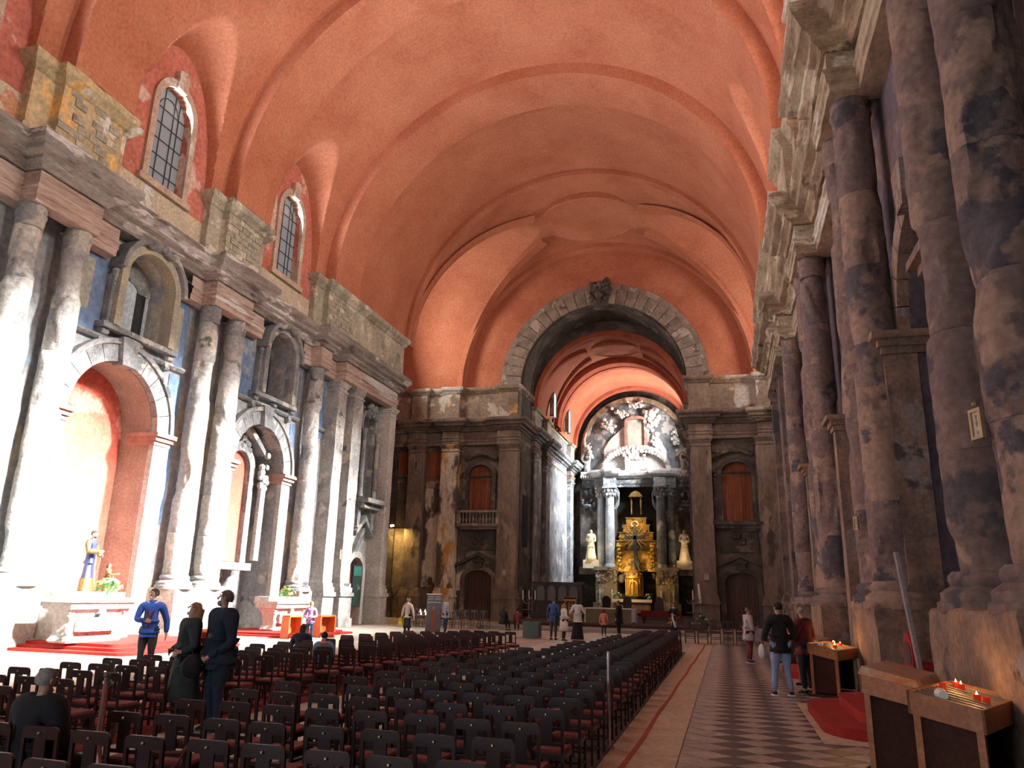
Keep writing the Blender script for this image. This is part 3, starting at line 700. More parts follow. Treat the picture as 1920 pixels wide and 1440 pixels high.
# pilasters of the far wall
for u0, u1, d, mt in ((-22.9, -21.65, .75, far_pil), (-20.25, -18.95, .8, far_flake), (-15.75, -14.35, .7, far_pil), (-1.95, -.55, .7, far_pil), (2.4, 3.6, .8, far_pil), (5.3, 6.6, .75, far_pil), (-24.6, -24.0, .2, far_dark)):
    pilaster(MF, u0, u1, 0, 12.62, d, mt, int(abs(u0)*3))
for u0, u1, z0, z1, d, mt in ((-21.62, -20.3, 2.2, 9.4, .12, far_flake), (-18.9, -18.3, 2.0, 8.0, .1, far_flake), (-21.6, -20.3, 10.0, 12.3, .06, brick_m), (-18.8, -15.9, 11.7, 12.5, .06, far_m), (-24.0, -22.95, 10.6, 12.3, .06, brick_m), (-.5, 2.3, 11.7, 12.5, .06, far_m)):
    m = MB(); m.prism([(u0, z0), (u1, z0), (u1, z1), (u0, z1)], MF, -.1, d); m.rough(.01, 1, 1); part('wall_facing', m, mt, bpy.data.objects['wall_far'])
for u0, u1 in ((-25.6, -14.3), (-2.0, 9.3)):
    m = MB(); m.sweep(densify([(u0, YF), (u1, YF)]), [(0, 0), (.1, .04), (.14, .12), (0, .16)], 10.2); m.rough(.02, 1.5, 5); trim(m, far_dark)
# doors and boarded openings
def plank_fill(par, M, uc, hw, z0, zs, rise, d0, d1, n, mt, name='plank'):
    for i in range(n):
        a0 = uc-hw+2*hw*i/n+.008; a1 = uc-hw+2*hw*(i+1)/n-.008
        zt = lambda u: zs+rise*math.sqrt(max(0, 1-((u-uc)/hw)**2))
        mid = (a0+a1)/2
        m = MB(); m.prism([(a0, z0), (a1, z0), (a1, zt(a1)), (mid, zt(mid)), (a0, zt(a0))], M, d0, d1); part(name, m, mt, par)
for n_, uc, zs, wz0, wzs, wh in ((1, -17.2, 2.85, 7.7, 10.35, .92), (2, 1.0, 2.95, 6.95, 10.2, .98)):
    a = empty('door_%d' % n_, MF(uc, 0, 0), kind='structure'); Ms = lambda u, z, d: tuple(Vector(MF(u, z, d))-a.location)
    plank_fill(a, Ms, uc, 1.02, .02, zs, .62, -.33, -.22, 10, wood_dark)
    m = MB(); m.lathe([(.05, 0), (.08, .05), (.03, .1)], Ms(uc+.12, 1.3, -.18), 8); part('door_handle', m, mat('brass', (.7, .45, .15), None, rough=.3, metal=1, bump=0), a)
    m = MB(); arch_band(m, Ms, uc, zs, 1.02, 1.35, -.05, .25, z0=0, rise0=.62, rise1=.95); m.rough(.015, 2, 1); part('door_surround', m, far_dark if n_ == 2 else far_m, a)
    m = MB()
    m.prism([(uc-1.7, zs+1.05), (uc, zs+1.9), (uc+1.7, zs+1.05), (uc+1.7, zs+.85), (uc, zs+1.6), (uc-1.7, zs+.85)], Ms, -.05, .5)
    m.prism([(uc-.35, zs+.8), (uc+.35, zs+.8), (uc+.22, zs+1.5), (uc-.22, zs+1.5)], Ms, -.05, .35)
    for i in range(5): m.ball(Ms(uc+(i-2)*.17, zs+1.25, .35), .12, 6, 5)
    m.rough(.02, 2, 2); part('pediment', m, far_dark, a)
    m = MB(); m.prism([(uc-1.25, 4.9), (uc+1.25, 4.9), (uc+1.25, 6.3), (uc-1.25, 6.3)], Ms, -.05, .1)
    for i in range(9): m.ball(Ms(uc+random.uniform(-.35, .35), 5.7+random.uniform(-.3, .3), .14), .17, 6, 5)
    m.rough(.02, 2, 2); part('carved_panel', m, far_dark, a)
    b = empty('boarded_opening', MF(uc, wz0, 0), kind='structure'); Ms2 = lambda u, z, d: tuple(Vector(MF(u, z, d))-b.location)
    plank_fill(b, Ms2, uc-(.1 if n_ == 1 else -.05), wh, wz0+.02, wzs, .8, -.28, -.2, 9, brick_m)
    m = MB(); arch_band(m, Ms2, uc-(.1 if n_ == 1 else -.05), wzs, wh, wh+.3, -.05, .2, z0=wz0, rise0=.8, rise1=1.1); m.rough(.02, 2, 4); part('architrave', m, far_dark, b)
    m = MB()
    for i in range(15):
        t = (i-7)/7; m.ball(Ms2(uc+t*1.1, wzs+1.25+.35*math.cos(t*1.5), .25), .18, 6, 5)
    for s in (-1, 1):
        for q in range(3): m.ball(Ms2(uc+s*1.4, wzs+.1-q*.25, .2), .17-.03*q, 6, 5)
        m.prism([(uc+s*1.36-.12, wz0), (uc+s*1.36+.12, wz0), (uc+s*1.36+.12, wzs-.3), (uc+s*1.36-.12, wzs-.3)], Ms2, -.05, .22)
    m.rough(.04, 2.5, 5); part('carved_crest', m, far_dark, b, True)
    m = MB(); m.prism([(uc-1.6, wz0-1.15 if n_ == 1 else wz0-.3), (uc+1.6, wz0-1.15 if n_ == 1 else wz0-.3), (uc+1.6, wz0-.95 if n_ == 1 else wz0-.05), (uc-1.6, wz0-.95 if n_ == 1 else wz0-.05)], Ms2, -.05, .85)
    m.prism([(uc-1.4, wz0-1.35 if n_ == 1 else wz0-.5), (uc+1.4, wz0-1.35 if n_ == 1 else wz0-.5), (uc+1.5, wz0-1.15 if n_ == 1 else wz0-.3), (uc-1.5, wz0-1.15 if n_ == 1 else wz0-.3)], Ms2, -.05, .6)
    m.rough(.015, 2, 2); part('balcony_slab', m, arch_m if n_ == 1 else far_dark, b)
    if n_ == 1:
        for i in range(12):
            m = MB(); m.lathe([(.05, 0), (.06, .1), (.1, .3), (.05, .5), (.05, .62), (.07, .78)], Ms2(uc-1.4+i*2.8/11, wz0-.95, .7), 8); part('baluster', m, arch_m, b, True)
        m = MB(); m.prism([(uc-1.6, wz0-.17), (uc+1.6, wz0-.17), (uc+1.6, wz0), (uc-1.6, wz0)], Ms2, .5, .9)
        for s in (-1, 1): m.prism([(uc+s*1.5-.12, wz0-.95), (uc+s*1.5+.12, wz0-.95), (uc+s*1.5+.12, wz0-.1), (uc+s*1.5-.12, wz0-.1)], Ms2, .52, .88)
        part('balustrade_rail', m, arch_m, b)

# ---------------------------------------------------------------- chancel
arc = MB(); n = 40
ys = [57.6+i*.6 for i in range(33)]
for y in ys:
    for i in range(n+1):
        th = PI*i/n; arc.v.append((XC+6.0*math.cos(th), y, 16.35+6.0*math.sin(th)))
for a_ in range(len(ys)-1):
    for i in range(n): arc.f.append((a_*(n+1)+i, a_*(n+1)+i+1, (a_+1)*(n+1)+i+1, (a_+1)*(n+1)+i)); arc.mi.append(0)
struct('ceiling_chancel', arc, vault_m, smooth=True)
for y0, y1, d in ((57.7, 58.6, .3), (64.9, 66.0, .45), (66.8, 67.4, .3), (74.4, 75.2, .3)):
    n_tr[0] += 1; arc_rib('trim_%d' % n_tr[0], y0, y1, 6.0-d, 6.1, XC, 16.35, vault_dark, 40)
for sx in (-1, 1):
    for sy in (-1, 1):
        m = MB(); q = 16
        for i in range(q+1):
            t = 1-.62*i/q; x = XC+sx*5.9*t; yv = 61.8+sy*3.0*t; z = 16.35+5.9*math.sqrt(max(0, 1-t*t))
            for a_, b_ in ((-.3, .1), (-.2, -.2), (.2, -.2), (.3, .1)): m.v.append((x, yv+a_, z+b_))
        for i in range(q):
            for p_ in range(3): m.f.append((i*4+p_, i*4+p_+1, i*4+5+p_, i*4+4+p_)); m.mi.append(0)
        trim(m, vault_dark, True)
m = MB(); m.lathe([(2.3, .3), (2.3, -.05), (2.15, -.1), (2.0, 0), (.01, .02)], (XC, 61.8, 22.1), 40, 1, .75, cap=False); trim(m, vault_m, True)
m = MB(); m.box(-15, -14.4, 57.7, 77, 0, 17.5); struct('wall_left_chancel', m, stone_l)
m = MB(); m.box(-1.9, -1.3, 57.7, 77, 0, 17.5); struct('wall_right_chancel', m, far_m)
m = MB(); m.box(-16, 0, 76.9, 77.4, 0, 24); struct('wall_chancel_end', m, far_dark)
MCL = lambda u, z, d: (-14.4+d, u, z)
MCR = lambda u, z, d: (-1.9-d, u, z)
for u0, u1 in ((57.9, 59.2), (62.1, 63.5), (72.7, 74.2)):
    pilaster(MCL, u0, u1, 0, 12.62, .35, stone_grey, int(u0)); pilaster(MCR, u0, u1, 0, 12.62, .35, far_m, int(u0))
m = MB(); m.box(-14.36, -14.2, 55.2, 56.6, 5.3, 9.0)
pic = m.build('dark_picture', mat('blackened_canvas', (.03, .032, .035), (.02, .02, .022), scale=1.5, bump=.1), None); set_props(pic, 'tall blackened canvas hung on the inner side of the chancel arch', 'painting')
# ---------------------------------------------------------------- chancel furniture and high altar
gold = mat('old_gilding', (.75, .48, .10), (.45, .25, .04), rough=.38, scale=2.2, bump=.5, metal=.85)
gold_dim = mat('dark_gilding', (.42, .26, .06), (.16, .09, .025), rough=.5, scale=1.8, bump=.6, metal=.55)  # darker, rougher copy of the gilding
marble_w = mat('broken_white_marble', (.72, .72, .70), (.46, .45, .43), patch=(.24, .23, .22), scale=1.2, bump=.6, cover=.6)
marble_c = mat('cream_statue_marble', (.76, .66, .46), (.58, .48, .32), scale=2, bump=.3)
marble_r = mat('red_brown_marble', (.38, .22, .17), (.22, .12, .10), patch=(.5, .42, .36), scale=2, bump=.3)
marble_d = mat('carved_brown_marble', (.30, .24, .16), (.13, .10, .07), patch=(.44, .38, .28), scale=1.1, bump=.8)
shaft_d = mat('dark_veined_shaft', (.22, .24, .25), (.10, .11, .12), patch=(.42, .42, .40), scale=1.4, bump=.5)
shaft_b = mat('pale_blue_shaft', (.50, .54, .56), (.30, .33, .36), patch=(.62, .60, .52), scale=1.2, bump=.5)
YB = 75.6
MB_ = lambda u, z, d: (u, YB-d, z)
ret = empty('altarpiece', (-8.05, YB, 0), 0, 'towering ruined marble altarpiece filling the end of the chancel behind the high altar', 'altarpiece')
Mr = lambda u, z, d: (u+8.05, -d, z)
m = MB()
m.prism([(-13.6, 4.6), (-10.05, 4.6), (-10.05, 12.3), (-13.6, 12.3)], Mr, -1.2, 0); m.rough(.02, 1, 1); part('back_wall', m, far_dark, ret)
m = MB(); m.prism([(-6.1, 4.6), (-2.5, 4.6), (-2.5, 12.3), (-6.1, 12.3)], Mr, -1.2, 0)
m.rough(.02, 1, 1); part('back_wall', m, far_dark, ret)
m = MB(); m.box(-2.1, 2.1, 1.15, 1.25, 4, 12.8); part('recess_shade_panel', m, mat('recess_darkness', (.02, .018, .015), None, bump=0), ret)  # near-black panel, the shade of the deep opening put into its colour
for i, (u, d, z0, z1, r, mt) in enumerate(((-11.45, .45, 4.9, 11.1, .40, shaft_b), (-10.5, 1.1, 4.9, 11.1, .46, shaft_b), (-5.65, 1.1, 4.9, 11.1, .46, shaft_d), (-4.72, .45, 4.9, 11.1, .40, shaft_d))):
    m = MB(); m.lathe([(r*1.25, z0-.35), (r*1.25, z0-.2), (r*1.1, z0-.05), (r, z0), (r*1.0, 7), (r*.88, z1)], Mr(u, 0, d), 18); m.rough(.015, 2, i); part('column_shaft', m, mt, ret, True)
    m = MB(); m.lathe([(r*.9, z1), (r*1.0, z1+.3), (r*1.05, z1+.6), (r*1.35, z1+.95)], Mr(u, 0, d), 12)
    for q in range(10):
        a = 2*PI*q/10
        for z, k in ((z1+.35, 1.12), (z1+.7, 1.25)):
            m.ball(Mr(u+math.cos(a+z)*r*k, z, d+math.sin(a+z)*r*k), .13, 6, 4, sz=1.4)
    m.prism([(u-r*1.4, z1+.95), (u+r*1.4, z1+.95), (u+r*1.4, z1+1.1), (u-r*1.4, z1+1.1)], Mr, d-r*1.4, d+r*1.4); m.rough(.03, 4, i); part('carved_capital', m, stone_grey if i < 2 else shaft_d, ret)
    m = MB(); m.prism([(u-.55, 12.2), (u+.55, 12.2), (u+.55, 13.05), (u-.55, 13.05)], Mr, -.1, d+.55); m.rough(.02, 2, i); part('entablature_block', m, stone_grey, ret)
EP = [(0, 0), (0, .25), (.06, .3), (.06, .8), (.12, .85), (.4, 1.0), (.5, 1.1), (.6, 1.35), (.6, 1.55), (-.3, 1.6)]
pth = [(-5.4, .1), (-3.9, .1), (-3.9, -.9), (-2.0, -1.6), (-1.95, -1.6), (-1.9, -.3), (1.85, -.3), (1.9, -1.6), (1.95, -1.6), (3.85, -.9), (3.85, .1), (5.4, .1)]
m = MB(); m.sweep(densify(pth, .4), EP[:5], 12.3); m.rough(.04, 1.6, 2); part('frieze', m, shaft_d, ret)
m = MB(); m.sweep(densify(pth, .4), EP[4:], 12.3); m.rough(.06, 1.6, 4); part('cornice', m, marble_w, ret)
m = MB()
for i in range(46): m.box(-5.3+i*.235-.06, -5.3+i*.235+.06, -1.1 if abs(i-23) > 8 else -.55, -.2, 13.15, 13.42)
part('dentils', m, marble_w, ret)
# carved pedestals below the columns and the open doorways at the sides
for u0, u1 in ((-11.9, -9.85), (-6.2, -4.2)):
    m = MB(); m.prism([(u0, .3), (u1, .3), (u1, 4.5), (u0, 4.5)], Mr, -.6, 1.45)
    m.prism([(u0-.15, 4.3), (u1+.15, 4.3), (u1+.15, 4.6), (u0-.15, 4.6)], Mr, -.6, 1.6); m.prism([(u0-.2, .3), (u1+.2, .3), (u1+.2, 1.3), (u0-.2, 1.3)], Mr, -.6, 1.65)
    m.prism([(u0+.3, 1.7), (u1-.3, 1.7), (u1-.3, 3.0), (u0+.3, 3.0)], Mr, 0, 1.55)
    for i in range(26): m.ball(Mr(random.uniform(u0+.1, u1-.1), random.uniform(3.1, 4.2), 1.45), random.uniform(.1, .2), 6, 4)
    m.rough(.05, 2, 3); part('carved_pedestal', m, marble_d, ret)
    for q in (u0+.45, u1-.45):
        m = MB(); m.tube([Mr(q, 1.3, 1.75), Mr(q, 2.0, 1.75)], .05, 6); m.lathe([(.03, 0), (.08, .15), (.07, .4), (.02, .55)], Mr(q, 2.0, 1.75), 6); part('sconce', m, marble_w, ret)
for u0, u1, u in ((-13.6, -11.95, -12.4), (-4.15, -2.5, -3.55)):
    m = MB(); m.prism([(u0, 3.9), (u1, 3.9), (u1, 4.6), (u0, 4.6)], Mr, -.3, .8); m.rough(.03, 1.6, 4); part('statue_ledge', m, marble_d, ret)
    m = MB(); m.prism([(u-.75, 4.45), (u+.75, 4.45), (u+.75, 5.25), (u-.75, 5.25)], Mr, -.1, 1.1); part('statue_plinth', m, marble_c, ret)
m = MB()
for u in (-12.75, -3.3):
    for i in range(22): m.ball(Mr(u+random.uniform(-.6, .6), 11+random.uniform(-.9, 1.0), .12), random.uniform(.12, .26), 6, 5)
    m.lathe([(.35, 0), (.42, .1), (.3, .2), (.1, .25)], Mr(u, 10.4, .35), 10)
m.rough(.06, 3, 2); part('carved_canopy', m, shaft_d, ret)
m = MB(); 
for s in (-1, 1):
    for i in range(12):
        t = i/11; m.ball(Mr(-8.07+s*(2.0-.35*math.sin(t*PI)), 12.2-t*2.0, .5), .16+.06*math.sin(t*9), 6, 5)
m.rough(.04, 3, 2); part('scroll_brackets', m, stone_grey, ret)
# lunette
m = MB(); m.prism([(XC-5.15*math.cos(PI*i/36), 16.1+5.15*math.sin(PI*i/36)) for i in range(37)]+[(XC+5.15, 13.8), (XC-5.15, 13.8)], Mr, -1.2, -.4); m.rough(.02, 1, 2); part('lunette_wall', m, shaft_d, ret)
m = MB(); arch_band(m, Mr, XC, 16.1, 4.85, 5.35, -.5, .25, z0=15.2, seg=40); m.rough(.04, 1.8, 3); part('lunette_arch', m, marble_d, ret)
for r0, r1, nn in ((.32, .42, 26),):
    pass
m = MB(); m.prism([(-11.2, 13.9), (-5.0, 13.9), (-5.0, 15.9), (-5.9, 17.5), (-7.0, 17.8), (-9.0, 18.6), (-10.6, 17.2), (-11.2, 16.2)], Mr, -.6, -.12); m.rough(.05, 1, 3); part('brickwork_backing', m, marble_w, ret)
m = MB(); arch_band(m, Mr, -7.95, 18.9, .82, 1.12, -.2, .35, z0=15.6, rise0=.25, rise1=.55); m.prism([(-9.1, 15.5), (-6.8, 15.5), (-6.8, 15.8), (-9.1, 15.8)], Mr, -.2, .35); part('red_marble_frame', m, marble_r, ret)
m = MB(); m.prism(arch_outline(-7.95, .82, 15.8, 18.9, 8, .25), Mr, -.2, .02); part('blank_panel', m, mat('blank_panel_plaster', (.42, .42, .36), (.30, .31, .26), scale=1.4), ret)
m = MB()
for s in (-1, 1):
    for i in range(15):
        t = i/14; a = t*PI*.5; u = -8.0+s*(3.15*math.cos(a*.95)); z = 14.0+2.2*math.sin(a)
        m.ball(Mr(u, z, .5), .30-.05*t, 7, 5)
        m.ball(Mr(u*1.0+s*.12, z-.4, .55), .16, 6, 5)
m.rough(.05, 2.4, 5); part('curved_pediment', m, marble_w, ret)
m = MB(); m.prism([(-9.0, 13.9), (-7.0, 13.9), (-7.0, 14.8), (-9.0, 14.8)], Mr, -.2, .75)
for i in range(34): m.ball(Mr(-8+random.uniform(-1.15, 1.15), 15.3+random.uniform(-.5, .7), .6), random.uniform(.12, .28), 6, 5)
m.rough(.05, 3, 6); part('carved_cartouche', m, marble_w, ret)
for (cu, cz, su, sz, k, r) in ((-6.4, 18.7, .7, 1.3, 40, .3), (-5.9, 16.6, .6, 1.0, 22, .3), (-10.6, 18.3, .8, .7, 34, .22), (-9.3, 19.8, .9, .45, 22, .2), (-7.9, 20.6, 1.0, .3, 24, .22), (-3.9, 16.9, .45, 1.0, 22, .2), (-12.6, 16.0, .25, .9, 20, .18)):
    m = MB()
    for i in range(k):
        m.ball(Mr(cu+random.gauss(0, .5)*su, cz+random.gauss(0, .5)*sz, .15+random.uniform(0, .5)), random.uniform(.5, 1)*r, 6, 5)
    m.rough(.08, 2.5, 7); part('shattered_figure', m, marble_w, ret)
for s in (-1, 1):
    m = MB(); pts = []
    for i in range(26):
        a = i*.36; r = .62-.018*i; pts.append(Mr(XC+s*(4.75-0)+s*-math.cos(a)*r, 15.2+math.sin(a)*r, .3))
    m.tube(pts, [.16-.003*i for i in range(26)], 7); m.tube([Mr(XC+s*4.9, 15.6, .2), Mr(XC+s*5.0, 17.2, .2), Mr(XC+s*4.6, 18.6, .2)], [.2, .15, .1], 7)
    m.tube([Mr(XC+s*4.6, 14.9, .25), Mr(XC+s*4.7, 14.2, .25), Mr(XC+s*4.5, 13.9, .3)], [.2, .25, .2], 7); m.rough(.02, 3, 2); part('volute', m, marble_d if s > 0 else marble_w, ret, True)
m = MB()
for i in range(40): m.ball(Mr(XC+random.uniform(-2.2, 2.2), 4.2+random.uniform(-.7, .9)-abs(random.gauss(0, .2)), random.uniform(.7, 1.3)), random.uniform(.12, .34), 7, 5)
m.rough(.07, 2, 9); part('carved_clouds', m, marble_d, ret)
# gilded stepped throne in the opening
th = empty('gilded_throne', (-8.05, YB-.4, 4.2), 0, 'tiered gilded throne glowing inside the dark opening of the altarpiece', 'throne')
for i, (hw, z0, z1) in enumerate(((1.98, 0, .9), (1.95, .9, 1.9), (1.9, 1.9, 2.9), (1.6, 2.9, 3.7), (1.25, 3.7, 4.4), (.95, 4.4, 5.1))):
    m = MB(); dd = .9-.13*i
    m.box(-hw, hw, -dd, .6, z0, z1-.1); m.box(-hw-.08, hw+.08, -dd-.08, .6, z1-.1, z1)
    for q in range(int(hw*10)): m.ball((random.uniform(-hw, hw), -dd, random.uniform(z0+.1, z1-.15)), random.uniform(.07, .16), 6, 4)
    m.rough(.02, 4, i); part('tier', m, gold if i < 2 else gold_dim, th)
m = MB()
for s in (-1, 1):
    m.lathe([(.05, 0), (.09, .2), (.06, .5), (.1, 1.2), (.05, 1.7)], (s*.45, 0, 5.4), 8)
m.prism([(-.7, 7.1), (.7, 7.1), (.4, 7.5), (0, 7.7), (-.4, 7.5)], lambda u, z, d: (u, -d, z), -.3, .3); part('canopy', m, gold_dim, th)
for x in (-1, 1):
    m = MB()
    for q in range(30): m.ball((x*1.55+.12*math.sin(q*2.1), -1.0, .5+q*.07), .13+.07*math.sin(q*1.3), 6, 5)
    m.rough(.03, 4, 3); part('gilded_angel', m, gold, th)
# crucifix
cz = 4.2
cr = empty('crucifix', (-8.05, 73.7, 4.2), 0, 'tall black cross with pale gilded rays standing above the tabernacle', 'crucifix')
black_w = mat('ebony_cross', (.03, .035, .04), None, rough=.45, bump=0)
m = MB(); m.box(-.14, .14, -.1, .1, .5, 4.2); m.box(-.95, .95, -.1, .1, 2.95, 3.25); part('cross', m, black_w, cr)
m = MB(); m.box(-.4, .4, -.3, .3, 0, .95); m.box(-.5, .5, -.36, .36, 0, .2); part('foot', m, black_w, cr)
m = MB()
for k in range(16):
    a = 2*PI*(k+.5)/16
    if abs(math.sin(2*a)) < .45: continue
    L_ = 1.25
    m.beam((math.cos(a)*.3, .02, 3.1+math.sin(a)*.3), (math.cos(a)*L_, .02, 3.1+math.sin(a)*L_), .07, .03)
m.tube([(math.cos(2*PI*i/20)*.32, .02, 4.35+math.sin(2*PI*i/20)*.25) for i in range(21)], .05, 5)
part('ray', m, mat('pale_gold_rays', (.85, .72, .38), None, rough=.3, metal=.7, bump=0), cr)
# tabernacle
tb = empty('tabernacle', (-8.15, 73.3, 1.95), 0, 'domed gilded tabernacle standing on the high altar', 'tabernacle')
m = MB(); m.lathe([(.82, 0), (.82, .15), (.72, .2), (.72, 1.5), (.84, 1.6), (.84, 1.75)], seg=16); part('drum', m, gold, tb, True)
m = MB()
for k in range(8): a = 2*PI*k/8; m.lathe([(.07, .15), (.05, .3), (.05, 1.4), (.08, 1.55)], (math.cos(a)*.78, math.sin(a)*.78, 0), 6)
part('colonnettes', m, gold, tb, True)
m = MB(); arch_band(m, lambda u, z, d: (u, -.72-d, z), 0, 1.0, .3, .42, 0, .12, z0=.2); part('little_door', m, gold, tb)
m = MB(); m.lathe([(.8, 1.75), (.75, 2.0), (.5, 2.3), (.3, 2.4), (.28, 2.6), (.1, 2.8), (.05, 3.0)], seg=16)
for k in range(12): a = 2*PI*k/12; m.ball((math.cos(a)*.72, math.sin(a)*.72, 1.95), .14, 6, 5)
part('dome', m, gold_dim, tb, True)
# high altar table with white cloth
ht = empty('high_altar', (-8.25, 72.9, .3), 0, 'high altar table of brown marble under a white cloth, below the tabernacle', 'altar')
m = MB(); m.box(-1.6, 1.6, -.5, .6, .1, 1.3); m.box(-1.8, 1.8, -.6, .7, 0, .12); m.box(-1.75, 1.75, -.6, .7, 1.22, 1.35); m.rough(.01, 2, 1); part('table', m, marble_d, ht)
m = MB()
for i in range(5): m.box(-1.45+i*.6, -.95+i*.6, -.53, -.4, .3, 1.1)
part('front_panel', m, marble_r, ht)
m = MB(); m.box(-1.78, 1.78, -.64, .72, 1.35, 1.38); m.box(-1.78, 1.78, -.66, -.63, 1.12, 1.38)
part('altar_cloth', m, mat('white_linen', (.86, .84, .78), (.78, .76, .70), scale=3, bump=.1, rough=.9), ht)
# statues are built with the figures below
# platform of the chancel
step_m = mat('pale_step_stone', (.34, .31, .27), (.22, .20, .17), scale=1.2, bump=.2)
m = MB(); m.box(-13.2, -1.0, 41.3, 54.2, -.01, .16); struct('floor_chancel_step', m, step_m)
carpet_dk = mat('dark_platform_carpet', (.07, .035, .03), (.045, .02, .02), scale=2, bump=.2)
m = MB(); m.box(-12.8, -1.2, 44.5, 54.0, .16, .32); m.box(-14.3, -2.0, 54.0, 77, .0, .32); struct('floor_chancel_platform', m, carpet_dk)
m = MB(); m.box(-11.5, -4.8, 70.5, 77, .32, .5); struct('floor_high_altar_step', m, carpet_dk)
# front altar
linen = MATS['white_linen']
fa = empty('front_altar', (-6.72, 47.5, .32), 0, 'long low altar table with a white cloth falling over its right end', 'altar')
olive = mat('olive_wood_front', (.20, .15, .08), (.12, .09, .05), rough=.6, scale=2, bump=.15)
m = MB(); m.box(-1.45, 1.35, -.42, .42, 0, .80); m.box(-1.48, 1.38, -.45, -.42, .5, .56); part('body', m, olive, fa)
m = MB(); m.box(-1.5, 1.5, -.5, .5, .80, .86); m.box(-1.5, -1.42, -.5, .5, .0, .8); part('cloth_top', m, linen, fa)
m = MB()
for i in range(14):
    x = 1.36+.012*i*0; y0 = -.5+i/14; m.box(1.5+.03*math.sin(i*1.9), 1.54+.03*math.sin(i*1.9), y0, y0+1/14, .06+.02*math.sin(i), .86)
m.box(1.3, 1.52, -.53, -.5, .1, .86); part('cloth_fall', m, mat('lilac_linen', (.56, .52, .60), (.46, .42, .50), scale=3, bump=.15), fa)
# organ / choir screen
org = empty('choir_cabinet', (-11.7, 56.0, .32), 0, 'dark oak cabinet with three arched grey panels left of the altar', 'cabinet')
oak = mat('near_black_oak', (.035, .022, .02), (.02, .012, .012), rough=.5, scale=2, bump=.15)
m = MB(); m.box(-1.8, 1.8, -.4, .45, 0, 2.35); m.box(-1.95, 1.95, -.5, .5, 2.3, 2.45); m.box(-1.88, 1.88, -.46, .46, 0, .2); part('case', m, oak, org)
gr_p = mat('grey_pipe_panel', (.17, .18, .19), (.12, .12, .13), rough=.5, scale=3, bump=.1, stretch=(6, 1, .3))
for i in range(4):
    m = MB(); m.prism(arch_outline(-1.2+i*.8, .3, 1.15, 1.9, 10, .3), lambda u, z, d: (u, -.4-d, z), 0, .03); part('arched_panel', m, gr_p, org)
    m = MB(); arch_band(m, lambda u, z, d: (u, -.4-d, z), -1.2+i*.8, 1.9, .3, .38, 0, .07, z0=1.1); part('arch_moulding', m, oak, org)
    m = MB(); m.box(-1.52+i*.8, -.88+i*.8, -.43, -.39, .3, .95); part('lower_panel', m, wood_dark, org)
# gilded ambo
am = empty('lectern', (-9.5, 49.5, .32), 0, 'small gilded lectern with open scrollwork left of the front altar', 'lectern')
m = MB(); m.box(-.42, .42, -.25, .25, 1.2, 1.3); m.box(-.35, .35, -.2, .2, 0, .12)
for s in (-1, 1):
    m.tube([(s*.33, -.2, .1), (s*.36, -.2, .6), (s*.33, -.2, 1.2)], .05, 6)
    for q in range(6): m.tube([(s*.02+math.cos(a)*.13*s, -.22, .25+q*.16+math.sin(a)*.09) for a in [k*.7 for k in range(8)]], .025, 5)
part('scroll_frame', m, gold, am, True)
m = MB(); m.beam((-.4, -.2, 1.32), (.4, -.2, 1.32), .5, .04, (0, .5, 1)); part('book_rest', m, gold_dim, am)
# candelabra
for (x, y, zt, lab) in ((-12.75, 51.5, 1.5, 'branched candle stand with three white candles left of the dark cabinet'), (-2.05, 51.6, 1.75, 'slender candle stand with one short candle at the right chancel pier')):
    o = empty('candelabrum', (x, y, .32), 0, lab, 'candle stand'); zt -= .32
    iron_g = mat('grey_iron', (.25, .25, .26), None, rough=.5, metal=.5, bump=0)
    m = MB(); m.lathe([(.25, 0), (.06, .1), (.035, .2), (.035, zt*.5), (.06, zt*.52), (.035, zt*.56), (.03, zt-.1), (.16, zt), (.04, zt+.02)], seg=10)
    for s in (-1, 0, 1): m.tube([(0, 0, zt-.25), (s*.25, 0, zt-.2), (s*.42, 0, zt)], .025, 5); m.lathe([(.02, 0), (.1, .04)], (s*.42, 0, zt), 8)
    m.lathe([(.45, zt*.45), (.47, zt*.45+.04)], seg=10); part('stem', m, iron_g, o, True)
    for s in ((-1, 0, 1) if x < -5 else (0,)):
        q = MB(); q.tube([(s*.42, 0, zt+.04), (s*.42, 0, zt+.62)], .035, 8); part('candle', q, mat('wax_white', (.85, .82, .74), None, rough=.5, bump=0), o)
bc = empty('paschal_candle', (-1.6, 51.9, .32), 0, 'thick white paschal candle leaning beside the right chancel pier', 'candle')
m = MB(); m.tube([(0, 0, 1.25), (-.08, 0, 2.45)], .075, 10); part('candle', m, MATS['wax_white'], bc)
m = MB(); m.lathe([(.22, 0), (.05, .1), (.04, 1.1), (.13, 1.2), (.13, 1.27)], seg=10); part('stand', m, iron_g, bc, True)
pc = empty('processional_cross', (-3.48, 51.0, .32), 0, 'tall slim gold processional cross standing right of the altar', 'cross')
m = MB(); m.tube([(0, 0, 0), (0, 0, 2.1)], .045, 8); m.lathe([(.2, 0), (.05, .08)], seg=10); part('staff', m, gold, pc)
m = MB(); m.box(-.05, .05, -.03, .03, 2.1, 2.75); m.box(-.24, .24, -.03, .03, 2.38, 2.48); m.ball((0, 0, 2.1), .1, 8, 6); part('cross_head', m, gold, pc)
# red bench
rb = empty('bench', (-3.9, 49.5, .32), 0, 'long low bench with a dark red cloth right of the front altar', 'bench')
red_dk = mat('dark_red_cloth', (.20, .025, .025), (.13, .015, .02), scale=3, bump=.2)
m = MB(); m.box(-1.2, 1.2, -.25, .25, .35, .75); part('red_drape', m, red_dk, rb)
m = MB()
for s in (-1, 1): m.box(s*1.05-.06, s*1.05+.06, -.22, .22, 0, .36)
m.box(-1.15, 1.15, -.22, .2, .2, .26); part('leg_frame', m, oak, rb)
